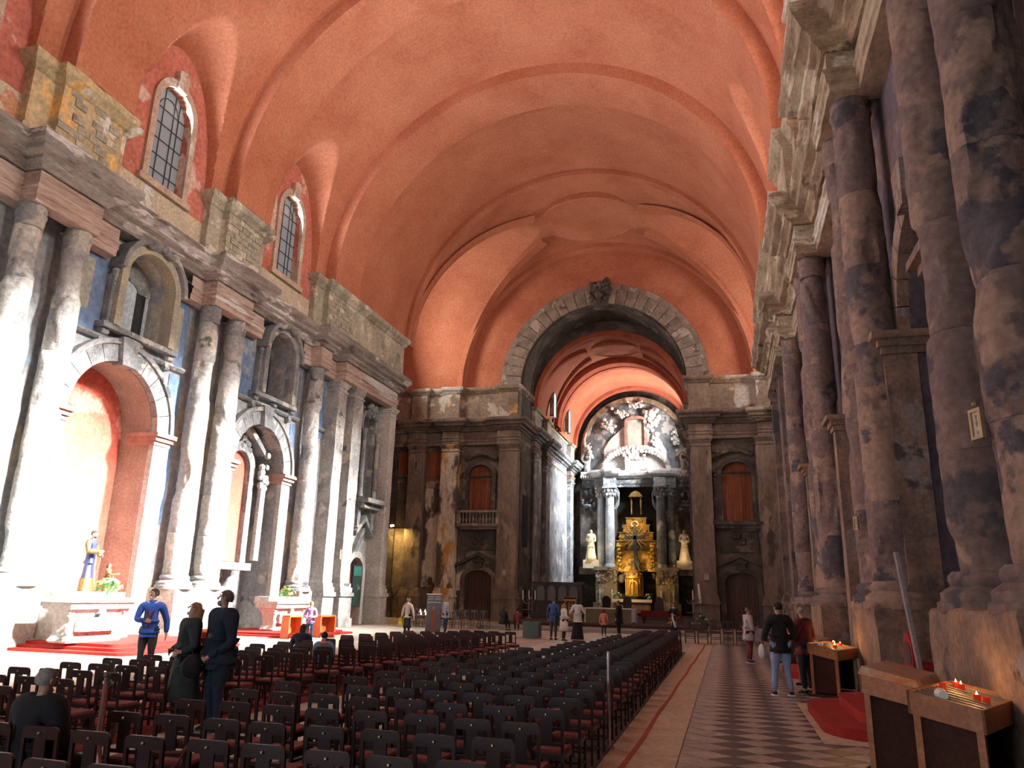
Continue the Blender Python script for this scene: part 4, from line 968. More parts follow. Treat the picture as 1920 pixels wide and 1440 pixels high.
# chancel seats seen behind the front altar
for i, x in enumerate((-8.9, -4.9, -7.3)):
    o = empty('presider_chair', (x, 60.5, .32), 0, ('dark high-backed chair behind the left end of the front altar', 'dark high-backed chair behind the right end of the front altar', 'dark high-backed chair behind the middle of the front altar')[i], 'chair')
    m = MB(); m.prism(arch_outline(0, .32, .5, 1.25, 8, .35), lambda u, z, d: (u, .25-d, z), 0, .06); part('backrest', m, oak, o)
    m = MB(); m.box(-.33, .33, -.3, .3, .42, .5); part('seat', m, oak, o)
    for a_ in (-1, 1):
        for b_ in (-1, 1): m = MB(); m.box(a_*.28-.03, a_*.28+.03, b_*.25-.03, b_*.25+.03, 0, .42); part('leg', m, oak, o)
# flowers
def flowers(name, loc, r, n, cols, label, cat='flowers', pot=None, seed=1):
    rnd = random.Random(seed); o = empty(name, loc, 0, label, cat)
    leaf = mat('flower_leaf_green', (.10, .28, .07), (.05, .16, .04), rough=.6, scale=4, bump=.1)
    m = MB()
    for i in range(n*3):
        a = rnd.uniform(0, 2*PI); e = rnd.uniform(-.3, 1.4); L_ = r*rnd.uniform(.5, 1.05); d = Vector((math.cos(a)*math.cos(e), math.sin(a)*math.cos(e), math.sin(e)+.35)).normalized()
        p = d*L_; s = d.orthogonal().normalized()*r*.13; t = d*r*.28
        q = Vector((0, 0, r*.25))+p*.7
        m.add([q, q+t*.5+s, q+t, q+t*.5-s, q+t*.5+Vector((0, 0, r*.06))], [(0, 1, 4), (1, 2, 4), (2, 3, 4), (3, 0, 4)])
        if i % 6 == 0: m.tube([(0, 0, 0), tuple(q)], r*.02, 4, False)
    part('foliage', m, leaf, o)
    for i in range(n):
        a = rnd.uniform(0, 2*PI); e = rnd.uniform(.0, 1.4); d = Vector((math.cos(a)*math.cos(e), math.sin(a)*math.cos(e), math.sin(e)+.3)).normalized()
        c = d*r*rnd.uniform(.75, 1.0)+Vector((0, 0, r*.2)); m = MB(); X = d.orthogonal().normalized(); Y_ = d.cross(X)
        k = 6; fr = r*rnd.uniform(.13, .2)
        for j in range(k):
            a2 = 2*PI*j/k; e1 = X*math.cos(a2)+Y_*math.sin(a2); e2 = X*math.cos(a2+.5)+Y_*math.sin(a2+.5); e0 = X*math.cos(a2-.5)+Y_*math.sin(a2-.5)
            m.add([c, c+e0*fr*.6+d*fr*.2, c+e1*fr+d*fr*.35, c+e2*fr*.6+d*fr*.2], [(0, 1, 2, 3)])
        m.ball(tuple(c+d*fr*.15), fr*.28, 6, 4)
        part('blossom', m, cols[i % len(cols)], o)
    if pot: m = MB(); m.lathe([(r*.25, 0), (r*.4, r*.2), (r*.35, r*.45)], seg=10); part('vase', m, pot, o, True)
    return o
f_w = mat('white_petals', (.85, .85, .80), None, bump=0); f_y = mat('yellow_petals', (.85, .68, .05), None, bump=0); f_p = mat('pink_petals', (.75, .40, .50), None, bump=0); f_o = mat('orange_petals', (.80, .32, .06), None, bump=0)
vase = mat('vase_ceramic', (.30, .25, .2), None, rough=.4, bump=0)
flowers('flower_arrangement', (-9.65, 72.6, 1.68), .5, 12, [f_w], 'white flowers standing on the left end of the high altar', pot=vase, seed=2)
flowers('flower_arrangement', (-6.75, 72.6, 1.68), .5, 12, [f_w, f_p], 'white flowers standing on the right end of the high altar', pot=vase, seed=3)
flowers('flower_arrangement', (-10.2, 48.5, .32), .6, 14, [f_w, f_o], 'white flowers on the floor left of the gilded lectern', pot=vase, seed=4)
flowers('flower_arrangement', (-1.5, 50.3, .32), .5, 12, [f_w], 'pale flowers on the floor at the right chancel pier', pot=vase, seed=5)
# lamps of the place
area('altar_lamp', (-8.05, 72.0, 9.5), (-8.05, 75.5, 6.2), .5, .5, 55, (1, .62, .22), 120)
area('altar_lamp', (-9.4, 70.5, 4.6), (-8.2, 73.3, 3.0), .3, .3, 70, (1, .66, .28), 100)
for x in (-12.4, -3.6): area('statue_lamp', (x*.92-.6, 73.0, 4.8), (x, 75, 7.2), .3, .3, 13, (1, .72, .40), 100)
lp = empty('picture_lamp', (-23.6, 53.4, 6.35), 0, 'brass picture lamp lighting the chapel wall past the end of the left wall', 'lamp')
m = MB(); m.box(-.85, .85, -.12, .05, 0, .1); m.tube([(0, -.05, .05), (0, .5, .3)], .03, 6); part('reflector', m, MATS['brass'], lp)
m = MB(); m.tube([(-.35, -.06, .2), (-.1, -.06, .22)], .08, 8); part('bulb', m, mat('warm_bulb', (1, .9, .6), None, bump=0, emit=(1, .72, .3), estr=12), lp)
l = bpy.data.lights.new('picture_lamp_light', 'AREA'); l.shape = 'RECTANGLE'; l.size = 1.4; l.size_y = .15; l.energy = 150; l.color = (1, .64, .2)
lo = bpy.data.objects.new('picture_lamp_light', l); COL.objects.link(lo); lo.location = (-23.6, 53.1, 6.3); lo.rotation_euler = (math.radians(14), 0, 0)

for y in (63.0, 69.6):
    w_ = empty('window_%d' % (7 if y < 65 else 8), (-13.6, y, 16.8), kind='structure')
    m = MB(); m.prism(arch_outline(0, .42, 0, 1.6, 10), lambda u, z, d: (d, u, z), -.06, 0); part('glass', m, mat('bright_chancel_glass', (.8, .9, 1), None, bump=0, emit=(.8, .9, 1), estr=1.6), w_)
    m = MB(); arch_band(m, lambda u, z, d: (d, u, z), 0, 1.6, .42, .58, -.3, .06, z0=-.1); part('frame', m, stone_grey, w_)
# ---------------------------------------------------------------- pavement of the right-hand aisle
tile_a = mat('worn_rose_tile', (.56, .46, .39), (.42, .33, .28), rough=.38, scale=2.5, bump=.12, patch=(.38, .32, .27))
tile_b = mat('worn_slate_tile', (.15, .12, .115), (.10, .08, .08), rough=.34, scale=2.5, bump=.12, patch=(.17, .13, .12), cover=.6)
slab_c = mat('cream_border_slab', (.62, .49, .34), (.50, .38, .26), rough=.5, scale=1.2, bump=.15)
pav = empty('pavement', (0, 0, 0), kind='structure')
hw_, hl_ = .31, .26
cnt = 0; rest = [MB(), MB()]
for j in range(-2, 150):
    for i in range(0, 7):
        x = -.62+hw_+i*hw_*2+(hw_ if j % 2 else 0); y = 6.6+j*hl_
        x0, x1 = max(-.62, x-hw_+.004), min(2.55 if not 11.8 < y < 16 else 2.6, x+hw_-.004)
        if x-hw_ < -.62-.01 and x+hw_ <= -.6: continue
        if x-hw_ > 2.5: continue
        g = .005; pts = [(x-hw_+g, y), (x, y-hl_+g), (x+hw_-g, y), (x, y+hl_-g)]
        if x-hw_ < -.63: pts = [(x, y-hl_+g), (x+hw_-g, y), (x, y+hl_-g)]
        k = 0 if (i+(j//2 if j % 2 == 0 else j//2)) % 2 == 0 else 1
        k = (j % 2)
        m = MB(); dz = random.uniform(-.0015, .0015)
        m.prism(pts, lambda u, v, d: (u, v, d), -.02, .0+dz)
        if y < 17 and cnt < 300: part('tile', m, (tile_a, tile_b)[k], pav); cnt += 1
        else: rest[k].add(m.v, m.f)
for k in (0, 1): part('distant_tiles', rest[k], (tile_a, tile_b)[k], pav, kind='stuff')
y = 3.0
while y < 42:
    L_ = random.uniform(1.5, 2.6); m = MB(); m.box(-1.45, -.63, y+.006, y+L_-.006, -.02, .0+random.uniform(0, .002)); part('border_slab', m, slab_c, pav); y += L_
# red line painted along the border
m = MB(); n = 60; red_line = mat('red_floor_tape', (.42, .07, .035), (.34, .05, .03), rough=.6, scale=8, bump=0)
for i in range(n+1):
    y = 5.5+i*(34-5.5)/n; x = -1.22+.30*((y-5.5)/28)+.012*math.sin(y*1.3); m.v += [(x-.028, y, .003), (x+.028, y, .003), (x+.028, y, .0075), (x-.028, y, .0075)]
for i in range(n):
    for q in range(4): m.f.append((i*4+q, i*4+(q+1) % 4, i*4+4+(q+1) % 4, i*4+4+q)); m.mi.append(0)
o = m.build('floor_tape', red_line); set_props(o, 'worn red line of tape running along the cream border of the aisle', 'tape')
# large pale slabs of the middle aisle and of the nave floor
pale_f = mat('pale_aisle_slab', (.60, .56, .48), (.50, .46, .39), rough=.45, scale=1, bump=.1)
y = 2.5
while y < 41:
    L_ = random.uniform(1.2, 1.9)
    for a, b in ((-6.95, -5.95), (-5.94, -4.6), (-4.59, -3.5)):
        m = MB(); m.box(a+.005, b-.005, y+.005, y+L_-.005, -.015, .0+random.uniform(0, .002)); part('aisle_slab', m, pale_f, pav)
    y += L_
dark_fl = mat('brown_nave_floor', (.11, .07, .06), (.07, .045, .04), rough=.6, scale=1, bump=.1)
y = 2.5
while y < 41:
    L_ = random.uniform(1.6, 2.4)
    for q in range(9):
        m = MB(); m.box(-19.2+q*1.13+.005, -18.08+q*1.13-.005, y+.005, y+L_-.005, -.015, random.uniform(-.0005, .001)); part('nave_slab', m, pale_f, pav)
    y += L_
m = MB(); m.prism([(-5.29, 2.5), (-1.46, 2.5), (-1.46, 29), (-2.6, 29)], lambda u, v, d: (u, v, d), -.02, .002); part('dark_floor_field', m, dark_fl, pav)
red_rug = mat('red_nave_carpet', (.26, .03, .03), (.18, .02, .022), rough=.95, scale=4, bump=.3)
m = MB(); m.prism([(-9.0, 2.5), (-6.97, 2.5), (-6.93, 10), (-5.8, 22.3), (-9.0, 22.3)], lambda u, v, d: (u, v, d), -.02, .006); o = m.build('carpet', red_rug); set_props(o, 'dark red carpet lying under the left block of chairs', 'carpet')

# ---------------------------------------------------------------- red carpeted steps
red_c = mat('red_step_carpet', (.33, .025, .018), (.25, .018, .014), rough=.95, scale=5, bump=.25)
def steps(name, xw, sgn, y0, y1, outs, h, label, rim=True):
    """outs = how far each step reaches from the wall line xw, widest first; front corners are cut and rounded"""
    o = empty(name, (xw, (y0+y1)/2, 0), 0, label, 'steps')
    for i, (out, cut) in enumerate(outs):
        ya, yb = y0+.28*i-(y0+y1)/2, y1-.28*i-(y0+y1)/2; c = cut; pts = [(0, ya)]
        pts += [(out-c+c*math.sin(PI/2*q/6), ya+c*1.2-c*1.2*math.cos(PI/2*q/6)) for q in range(7)]
        pts += [(out-c+c*math.cos(PI/2*q/6), yb-c*1.2+c*1.2*math.sin(PI/2*q/6)) for q in range(7)]+[(0, yb)]
        m = MB(); m.prism(pts, lambda u, v, d: (sgn*u, v, d), i*h+.002, (i+1)*h); part('step', m, red_c, o)
    return o
steps('carpeted_steps', 3.75, -1, 11.9, 15.7, [(2.5, .7), (2.0, .55), (1.5, .35)], .15, 'three rounded red carpeted steps behind the front candle stands')
steps('carpeted_steps', 3.75, -1, 20.4, 23.6, [(2.4, .7), (2.0, .55), (1.5, .35)], .15, 'red carpeted steps beyond the middle candle stand on the right')
steps('carpeted_steps', -18.88, 1, 17.5, 22.8, [(3.8, .3), (3.4, .25), (3.0, .2)], .08, 'low broad red carpeted steps below the stone altar with the saint')
steps('carpeted_steps', -20.0, 1, 27.2, 32.2, [(4.2, .3), (3.8, .2)], .07, 'pale red low steps below the far altar of the left wall')
m = MB(); m.box(1.15, 3.75, 11.6, 15.9, -.01, .004); part('chapel_threshold', m, slab_c, pav)

# ---------------------------------------------------------------- nave chairs
wood_ch = mat('dark_red_varnished_wood', (.030, .009, .008), (.018, .005, .005), rough=.4, scale=6, bump=.05)
seat_m = mat('faded_red_seat', (.23, .055, .05), (.15, .03, .03), rough=.75, scale=7, bump=.15)
brass_k = mat('worn_brass_knob', (.75, .62, .35), None, rough=.3, metal=.9, bump=0)
W2, ST, DP, TT = .165, .40, .35, .775
def back_frame_mesh():
    m = MB(); w = W2; t = .028; M = lambda u, z, d: (u, -.02-d-(z-ST)*.06, z)
    r = .045; pts = [(-w, ST+.09)]+[(-w+r-r*math.cos(PI/2*q/4), TT-r+r*math.sin(PI/2*q/4)) for q in range(5)]
    pts += [(w-r+r*math.sin(PI/2*q/4), TT-r+r*math.cos(PI/2*q/4)) for q in range(5)]+[(w, ST+.09)]
    pts += [(w-t, ST+.09), (w-t, TT-.075), (.05, TT-.075), (.05, ST+.125), (w-t, ST+.125), (w-t, ST+.155), (.05+.0, ST+.155)] if False else [(w, ST), (w-t, ST), (w-t, TT-.085), (-w+t, TT-.085), (-w+t, ST), (-w, ST)]
    m.prism(pts, M, 0, .024); return m
def chair_parts():
    P = []
    P.append(('back_frame', back_frame_mesh(), wood_ch))
    m = MB(); M = lambda u, z, d: (u, -.02-d-(z-ST)*.06, z)
    m.prism([(-.052, ST+.08), (.052, ST+.08), (.052, TT-.08), (-.052, TT-.08)], M, .004, .018); P.append(('splat', m, wood_ch))
    m = MB(); m.prism([(-W2+.02, ST+.06), (W2-.02, ST+.06), (W2-.02, ST+.09), (-W2+.02, ST+.09)], M, .002, .022); P.append(('back_rail', m, wood_ch))
    m = MB(); m.lathe([(.004, 0), (.008, .004), (.011, .012), (.006, .02)], seg=6); m.v = [(x, -.045-z-.02, TT-.045+y) for x, y, z in m.v]; P.append(('brass_knob', m, brass_k))
    m = MB(); m.cbox(-W2+.005, W2-.005, -.01, DP-.01, ST-.012, ST+.022, .016); P.append(('seat', m, seat_m))
    m = MB()
    m.box(-W2+.01, W2-.01, -.012, .008, ST-.055, ST-.012); m.box(-W2+.01, W2-.01, DP-.03, DP-.01, ST-.055, ST-.012)
    for s in (-1, 1): m.box(s*(W2-.012)-.01, s*(W2-.012)+.01, 0, DP-.02, ST-.055, ST-.012)
    P.append(('seat_frame', m, wood_ch))
    for s in (-1, 1):
        m = MB(); m.beam((s*(W2-.014), -.02, ST), (s*(W2-.014), -.045, 0), .028, .026); P.append(('leg', m, wood_ch))
        m = MB(); m.beam((s*(W2-.014), DP-.025, ST-.01), (s*(W2-.014), DP-.02, 0), .026, .026); P.append(('leg', m, wood_ch))
    m = MB()
    for s in (-1, 1): m.box(s*(W2-.014)-.008, s*(W2-.014)+.008, -.03, DP-.03, .12, .14)
    m.box(-W2+.02, W2-.02, DP-.032, DP-.018, .2, .22); m.box(-W2+.02, W2-.02, -.045, -.03, .16, .18); P.append(('stretcher', m, wood_ch))
    return P
parts_c = chair_parts()
proto = empty('nave_chair', (0, 0, 0)); set_props(proto, 'x', 'chair')
for n_, m, mt in parts_c: part(n_, m, mt, proto)
lo_m = MB(); lo_mats = []
for n_, m, mt in parts_c:
    if n_ in ('brass_knob',): continue
    lo_m.cur = 1 if mt is seat_m else 0; lo_m.add(m.v, m.f)
low = lo_m.build('nave_chair_far', [wood_ch, seat_m]); low_mesh = low.data; bpy.data.objects.remove(low)
rnd = random.Random(5)
spots = []
OCC = {}
for r in range(29):
    y = 4.15+.83*r; xl = -5.35+max(0, y-5)*.128
    for c in range(9):
        x = -1.66-.455*c
        if x > xl: spots.append((x, y, 'R', r, c))
for r in range(23):
    y = 5.1+.77*r; xr = -7.12+max(0, y-10)*.095
    for c in range(7):
        x = xr-.46*c
        if x > -8.75 and not (x < -7.6 and y > 20.5): spots.append((x, y, 'L', r, c))
spots.sort(key=lambda s: s[1]+.25*abs(s[0]+2))
nfull = 0; far = MB(); used = False; SEAT_SKIP = set()
ORD = ['nearest', 'second', 'third', 'fourth', 'fifth', 'sixth', 'seventh', 'eighth', 'ninth', 'tenth']
def chair_label(b, r, c):
    side = 'right' if b == 'R' else 'left'
    edge = 'the aisle post' if b == 'R' else 'the pale middle aisle'
    if r < 8: return 'dark chair %s from %s, %s row of the %s block' % ((('first',)+tuple(ORD[1:]))[c], edge, ORD[r], side)
    return 'dark varnished chair with red seat, farther rows of the %s block' % side
for i, (x, y, b, r, c) in enumerate(spots):
    jx, jy, a = rnd.uniform(-.02, .02), rnd.uniform(-.03, .03), rnd.uniform(-.04, .04)
    if i < 300:
        if y+.2*abs(x) < 13.2:
            o = proto if not used else copy_tree(proto); used = True
        else:
            o = bpy.data.objects.new('nave_chair', low_mesh); COL.objects.link(o)
        o.location = (x+jx, y+jy, 0); o.rotation_euler = (0, 0, a)
        if b == 'R': set_props(o, chair_label(b, r, c), 'chair', 'chairs of the right-hand nave block')
        else: set_props(o, chair_label(b, r, c), 'chair', 'chairs of the left-hand nave block')
    else:
        ca, sa = math.cos(a), math.sin(a)
        for n_, m, mt in parts_c:
            if n_ == 'brass_knob': continue
            far.cur = 1 if mt is seat_m else 0
            far.add([(x+jx+vx*ca-vy*sa, y+jy+vx*sa+vy*ca, vz) for vx, vy, vz in m.v], m.f)
# rows of chairs standing across the far end of the aisle, and by the far doors
rowm = MB()
k = 0
for (x0, x1, y, face, lab, grp) in ((-1.55, 1.9, 34.6, 0, 'dark slatted chair in the row closing the far end of the right aisle', 'chairs across the far end of the right aisle'),
        (-16.6, -12.2, 40.4, 0, 'dark chair in the row before the far left door', 'chairs before the far left door')):
    x = x0
    while x < x1:
        o = bpy.data.objects.new('side_chair', low_mesh); COL.objects.link(o); o.location = (x, y+rnd.uniform(-.03, .03), 0); o.scale = (1.3, 1.3, 1.25); o.rotation_euler = (0, 0, face)
        set_props(o, lab, 'chair', grp); x += .52
        k += 1
# ---------------------------------------------------------------- steel barrier post, chained post
steel = mat('brushed_steel', (.50, .50, .52), None, rough=.25, metal=1, bump=0)
o = empty('barrier_post', (-1.47, 10.15, 0), 0, 'slim shiny steel post standing at the corner of the right-hand chair block', 'post')
m = MB(); m.tube([(0, 0, .02), (-.0, 0, 1.12)], .022, 12); part('tube', m, steel, o, True)
m = MB(); m.lathe([(.07, 0), (.07, .012), (.02, .02)], seg=14); part('base', m, steel, o)
o = empty('rope_post', (-5.62, 6.35, 0), 0, 'brown wooden post with a red rope hanging from it, behind the seated man', 'post')
brn = mat('reddish_post_wood', (.16, .06, .05), (.10, .04, .03), rough=.5, scale=4)
m = MB(); m.tube([(0, 0, .02), (0, 0, .95)], .02, 8); m.lathe([(.13, 0), (.13, .02), (.03, .05)], seg=12); part('post', m, brn, o, True)
m = MB(); m.ball((0, 0, .97), .03, 8, 6); m.tube([(.03, 0, .9), (.05, 0, .93), (.07, 0, .9), (.05, 0, .87)], .008, 5); part('ring_head', m, iron_m, o, True)
rope = mat('dark_red_rope', (.22, .05, .04), (.14, .03, .03), rough=.9, scale=20)
m = MB(); m.tube([(.03, -.01, .9), (.05, -.02, .6), (.06, -.02, .35), (.1, -.02, .22)], .018, 7); part('hanging_rope', m, rope, o, True)
o = MB(); o.tube([(-5.1, 6.0, .68), (-4.95, 5.9, .56), (-4.7, 5.8, .5), (-4.4, 5.7, .5), (-4.15, 5.6, .54), (-4.02, 5.5, .62)], .012, 6); o.tube([(-4.02, 5.5, .62), (-4.06, 5.45, .5), (-4.12, 5.4, .42)], .01, 6)
o = o.build('chain', rope, None, True); set_props(o, 'thin reddish chain slung across chair backs beside the aisle', 'chain')
# ---------------------------------------------------------------- votive candle stands
oak_l = mat('orange_brown_oak', (.40, .15, .045), (.28, .095, .03), rough=.42, scale=3, bump=.12, stretch=(1, 1, 1))
oak_d = mat('deep_brown_panel', (.05, .018, .012), (.03, .011, .008), rough=.85, scale=3, bump=.1)
pine = mat('pale_pine_leg', (.50, .38, .20), (.40, .29, .15), rough=.6, scale=4, bump=.1)
red_gl = mat('red_candle_glass', (.55, .02, .01), None, rough=.15, bump=0, emit=(1, .12, .03), estr=.1)
flame_m = mat('candle_flame', (1, .6, .2), None, bump=0, emit=(1, .55, .16), estr=8)
tin = mat('grimy_tin_tray', (.30, .27, .22), (.2, .17, .14), rough=.5, scale=8, metal=.3)
wax = MATS['wax_white']
def stand(x, y, rz, w, d, zt, label, slats=True, lid=False, back=.11, group=None):
    """tray w wide (local x), d deep (local y), tray top at zt, sloping up to the back"""
    o = empty('candle_stand', (x, y, 0), rz, label, 'candle stand', group)
    sl = lambda yy: zt+(yy/d)*back
    m = MB(); t = .022
    for (ax, bx, ay, by) in ((-w/2, w/2, -d/2, -d/2+t), (-w/2, w/2, d/2-t, d/2), (-w/2, -w/2+t, -d/2, d/2), (w/2-t, w/2, -d/2, d/2)):
        z0 = [zt-.13]*4; p = [(ax, ay), (bx, ay), (bx, by), (ax, by)]
        m.add([(a, b, sl(b)-.18) for a, b in p]+[(a, b, sl(b)+.02) for a, b in p], [(0, 3, 2, 1), (4, 5, 6, 7), (0, 1, 5, 4), (1, 2, 6, 5), (2, 3, 7, 6), (3, 0, 4, 7)])
    part('tray_box', m, oak_l, o)
    m = MB(); m.add([(-w/2+t, -d/2+t, sl(-d/2)-.02), (w/2-t, -d/2+t, sl(-d/2)-.02), (w/2-t, d/2-t, sl(d/2)-.02), (-w/2+t, d/2-t, sl(d/2)-.02), (-w/2+t, -d/2+t, sl(-d/2)-.03), (w/2-t, -d/2+t, sl(-d/2)-.03), (w/2-t, d/2-t, sl(d/2)-.03), (-w/2+t, d/2-t, sl(d/2)-.03)], [(0, 1, 2, 3), (7, 6, 5, 4), (0, 4, 5, 1), (1, 5, 6, 2), (2, 6, 7, 3), (3, 7, 4, 0)])
    part('tray_floor', m, tin, o)
    if slats:
        for i in range(9):
            xx = -w/2+w*(i+.7)/9.6
            m = MB(); m.beam((xx, -d/2+t, sl(-d/2)), (xx, d/2-t, sl(d/2)), .018, .012); part('rack_bar', m, tin, o)
    if lid:
        m = MB(); m.add([(-w/2-.01, -d/2-.01, sl(-d/2)+.02), (w/2+.01, -d/2-.01, sl(-d/2)+.02), (w/2+.01, d/2+.01, sl(d/2)+.02), (-w/2-.01, d/2+.01, sl(d/2)+.02),
                (-w/2+.03, -d/2+.03, sl(-d/2)+.10), (w/2-.03, -d/2+.03, sl(-d/2)+.10), (w/2-.03, d/2-.03, sl(d/2)+.10), (-w/2+.03, d/2-.03, sl(d/2)+.10)], [(0, 3, 2, 1), (4, 5, 6, 7), (0, 1, 5, 4), (1, 2, 6, 5), (2, 3, 7, 6), (3, 0, 4, 7)])
        part('hinged_lid', m, mat('amber_dusty_lid', (.42, .16, .05), (.50, .38, .28), rough=.35, scale=5, bump=.05), o)
    for sx in (-1, 1):
        for sy in (-1, 1):
            m = MB(); m.box(sx*(w/2-.06)-.03, sx*(w/2-.06)+.03, sy*(d/2-.06)-.03, sy*(d/2-.06)+.03, .0, zt-.12); part('leg', m, pine if sx > 0 else oak_l, o)
    m = MB(); m.box(-w/2+.07, w/2-.07, d/2-.08, d/2-.06, .08, zt-.14); m.box(-w/2+.05, -w/2+.07, -d/2+.08, d/2-.08, .08, zt-.14); m.box(w/2-.09, w/2-.07, -d/2+.08, d/2-.08, .08, zt-.14)
    part('side_panel', m, oak_d, o)
    m = MB(); m.box(-w/2-.03, w/2+.03, -d/2-.02, d/2+.02, 0, .05); part('foot_board', m, oak_d, o)
    return o
ck = [0]
def votive(x, y, z, label, lit=True, h=.075, r=.032):
    o = empty('votive_candle', (x, y, z), 0, label, 'candle', 'votive candles on the right-hand stands')
    m = MB(); m.lathe([(r*.8, 0), (r, .01), (r*1.05, h), (r*.9, h), (r*.85, .012)], seg=12, cap=False); m.lathe([(r*.8, 0), (.001, .0)], seg=12, cap=False); part('glass_cup', m, red_gl, o, True)
    if lit:
        m = MB(); m.lathe([(.002, 0), (.009, .012), (.011, .022), (.005, .04), (.001, .05)], (0, 0, h*.7), 8, cap=False); part('flame', m, flame_m, o, True)
        l = bpy.data.lights.new('candle_glow', 'POINT'); l.energy = 2.2; l.color = (1, .48, .16); l.shadow_soft_size = .03
        lo = bpy.data.objects.new('candle_glow', l); COL.objects.link(lo); lo.parent = o; lo.location = (0, 0, h+.06)
    return o
s1 = stand(2.18, 8.75, math.radians(62), 1.45, .62, .95, 'front candle stand with an open slatted tray holding lit red candles')
s2 = stand(1.92, 10.35, math.radians(68), 1.3, .60, .95, 'candle stand with a closed dusty amber lid, just behind the front one', False, True)
s3 = stand(2.05, 17.6, math.radians(66), 1.3, .60, .93, 'middle candle stand with red candles, right of the man in jeans')
s4 = stand(1.9, 19.6, math.radians(68), 1.1, .55, .93, 'candle stand with a closed amber lid just behind the middle one', False, True)
s5 = stand(1.95, 26.2, math.radians(70), 1.1, .55, .93, 'far candle stand with one bright candle beyond the man in maroon')
def on(s, lx, ly, zt, d=.6, back=.11):
    a = s.rotation_euler.z; return (s.location.x+lx*math.cos(a)-ly*math.sin(a), s.location.y+lx*math.sin(a)+ly*math.cos(a), zt+(ly/d)*back-.018)
for (s, lx, ly, lab, lit) in ((s1, -.1, -.12, 'lit red glass candle nearest the front edge of the front tray', True), (s1, .36, .12, 'bright lit red candle near the far end of the front tray', True), (s1, .1, .22, 'unlit dark red candle glass at the back of the front tray', False), (s1, -.12, -.2, 'small red tea light beside the nearest lit candle', False),
        (s1, .42, .18, 'second lit candle at the far end of the front tray', True),
        (s3, -.15, -.1, 'lit candle at the near side of the middle stand', True), (s3, -.02, -.05, 'second lit candle of the middle stand', True), (s3, .3, .05, 'third lit candle of the middle stand', True), (s3, .38, .1, 'fourth lit candle of the middle stand', True), (s3, .44, -.02, 'fifth lit candle of the middle stand', True), (s5, .1, 0, 'single bright candle on the far stand', True)):
    votive(*on(s, lx, ly, .95 if s is s1 else .93), lab, lit)
for s, lab in ((s1, 'white paper cup lying on the front candle tray'), (s3, 'white paper cup on the middle candle stand')):
    p = on(s, -.58, .05, .95 if s is s1 else .93); m = MB(); m.lathe([(.04, 0), (.055, .12), (.05, .12), (.036, .01)], seg=14); m.v = [(x+p[0]-.0, z*.95+p[1]-.06, y+p[2]+.056) for x, y, z in m.v]
    o = m.build('paper_cup', wax, None, True); set_props(o, lab, 'cup')
# collection box lid light etc. leaning plank, round chair back
alu = mat('pale_grey_board', (.30, .27, .29), (.24, .21, .23), rough=.5, scale=3, bump=.05)
m = MB(); m.beam((2.62, 12.5, .47), (2.42, 12.45, 2.52), .13, .05, (1, 0, 0)); o = m.build('leaning_board', alu); set_props(o, 'long pale board leaning against the scorched pedestal by the red steps', 'board')
o = empty('armchair', (3.05, 14.3, .45), math.radians(-90), 'red round-backed chair standing at the top of the nearer red steps', 'chair')
m = MB(); m.prism(arch_outline(0, .3, .35, .68, 12, .22), lambda u, z, d: (u, -.25+d, z), 0, .06); part('backrest', m, red_c, o)
m = MB(); m.prism(arch_outline(0, .22, .42, .62, 12, .14), lambda u, z, d: (u, -.25+d, z), -.012, .0); part('back_inset', m, mat('dark_velvet', (.06, .03, .04), None, bump=0), o)
m = MB(); m.cbox(-.28, .28, -.22, .28, .34, .44, .03); part('seat', m, red_c, o)
for a_ in (-1, 1):
    for b_ in (-.2, .24): m = MB(); m.box(a_*.25-.025, a_*.25+.025, b_-.025, b_+.025, 0, .34); part('leg', m, oak_d, o)
# framed cards on the columns
gilt = mat('small_gilt_frame', (.36, .26, .14), None, rough=.5, metal=.4, bump=0); card = mat('yellowed_card', (.62, .55, .44), (.50, .43, .33), scale=9, bump=0)
def framed(x, y, z, w, h, rz, lab):
    o = empty('framed_card', (x, y, z), rz, lab, 'picture')
    m = MB(); arch = [(-w/2, -h/2), (w/2, -h/2), (w/2, h/2), (-w/2, h/2)]; inn = [(-w/2+.035, -h/2+.035), (w/2-.035, -h/2+.035), (w/2-.035, h/2-.035), (-w/2+.035, h/2-.035)]
    m.prism(arch, lambda u, v, d: (u, -d, v), 0, .04, [inn]); m.ball((0, -.02, h/2+.05), .03, 6, 5); part('frame', m, gilt, o)
    m = MB(); m.prism(inn, lambda u, v, d: (u, -d, v), 0, .02); part('card', m, card, o)
    m = MB()
    for i, (a, b) in enumerate(((-.3, .15), (0, .12), (.25, .1))): m.box(-w*.08, w*.08, -.026, -.02, a*h-.01, a*h+b*h*.4)
    m.box(-w*.02, w*.02, -.026, -.02, -.1*h, .3*h); part('faded_print', m, mat('faded_print_ink', (.30, .22, .16), None, bump=0), o)
    return o
framed(2.77, 9.25, 3.72, .2, .34, math.radians(-72), 'small gilt framed card hanging high on the nearest right-hand column')
framed(2.72, 17.5, 3.4, .17, .27, math.radians(-70), 'small framed card hanging on the brown column of the middle pair')
framed(-15.1, 53.55, 3.3, .3, .4, 0, 'small dark framed picture on the left pier of the chancel arch')
framed(-1.2, 53.55, 3.25, .32, .4, 0, 'small dark framed picture on the right pier of the chancel arch')
framed(-19.15, 36.6, 3.6, .22, .5, math.radians(90), 'small white framed card on the pale pilaster left of the pink doorway')
framed(-19.66, 42.8, 3.3, .22, .4, math.radians(90), 'small framed card at the very end of the left-hand wall')
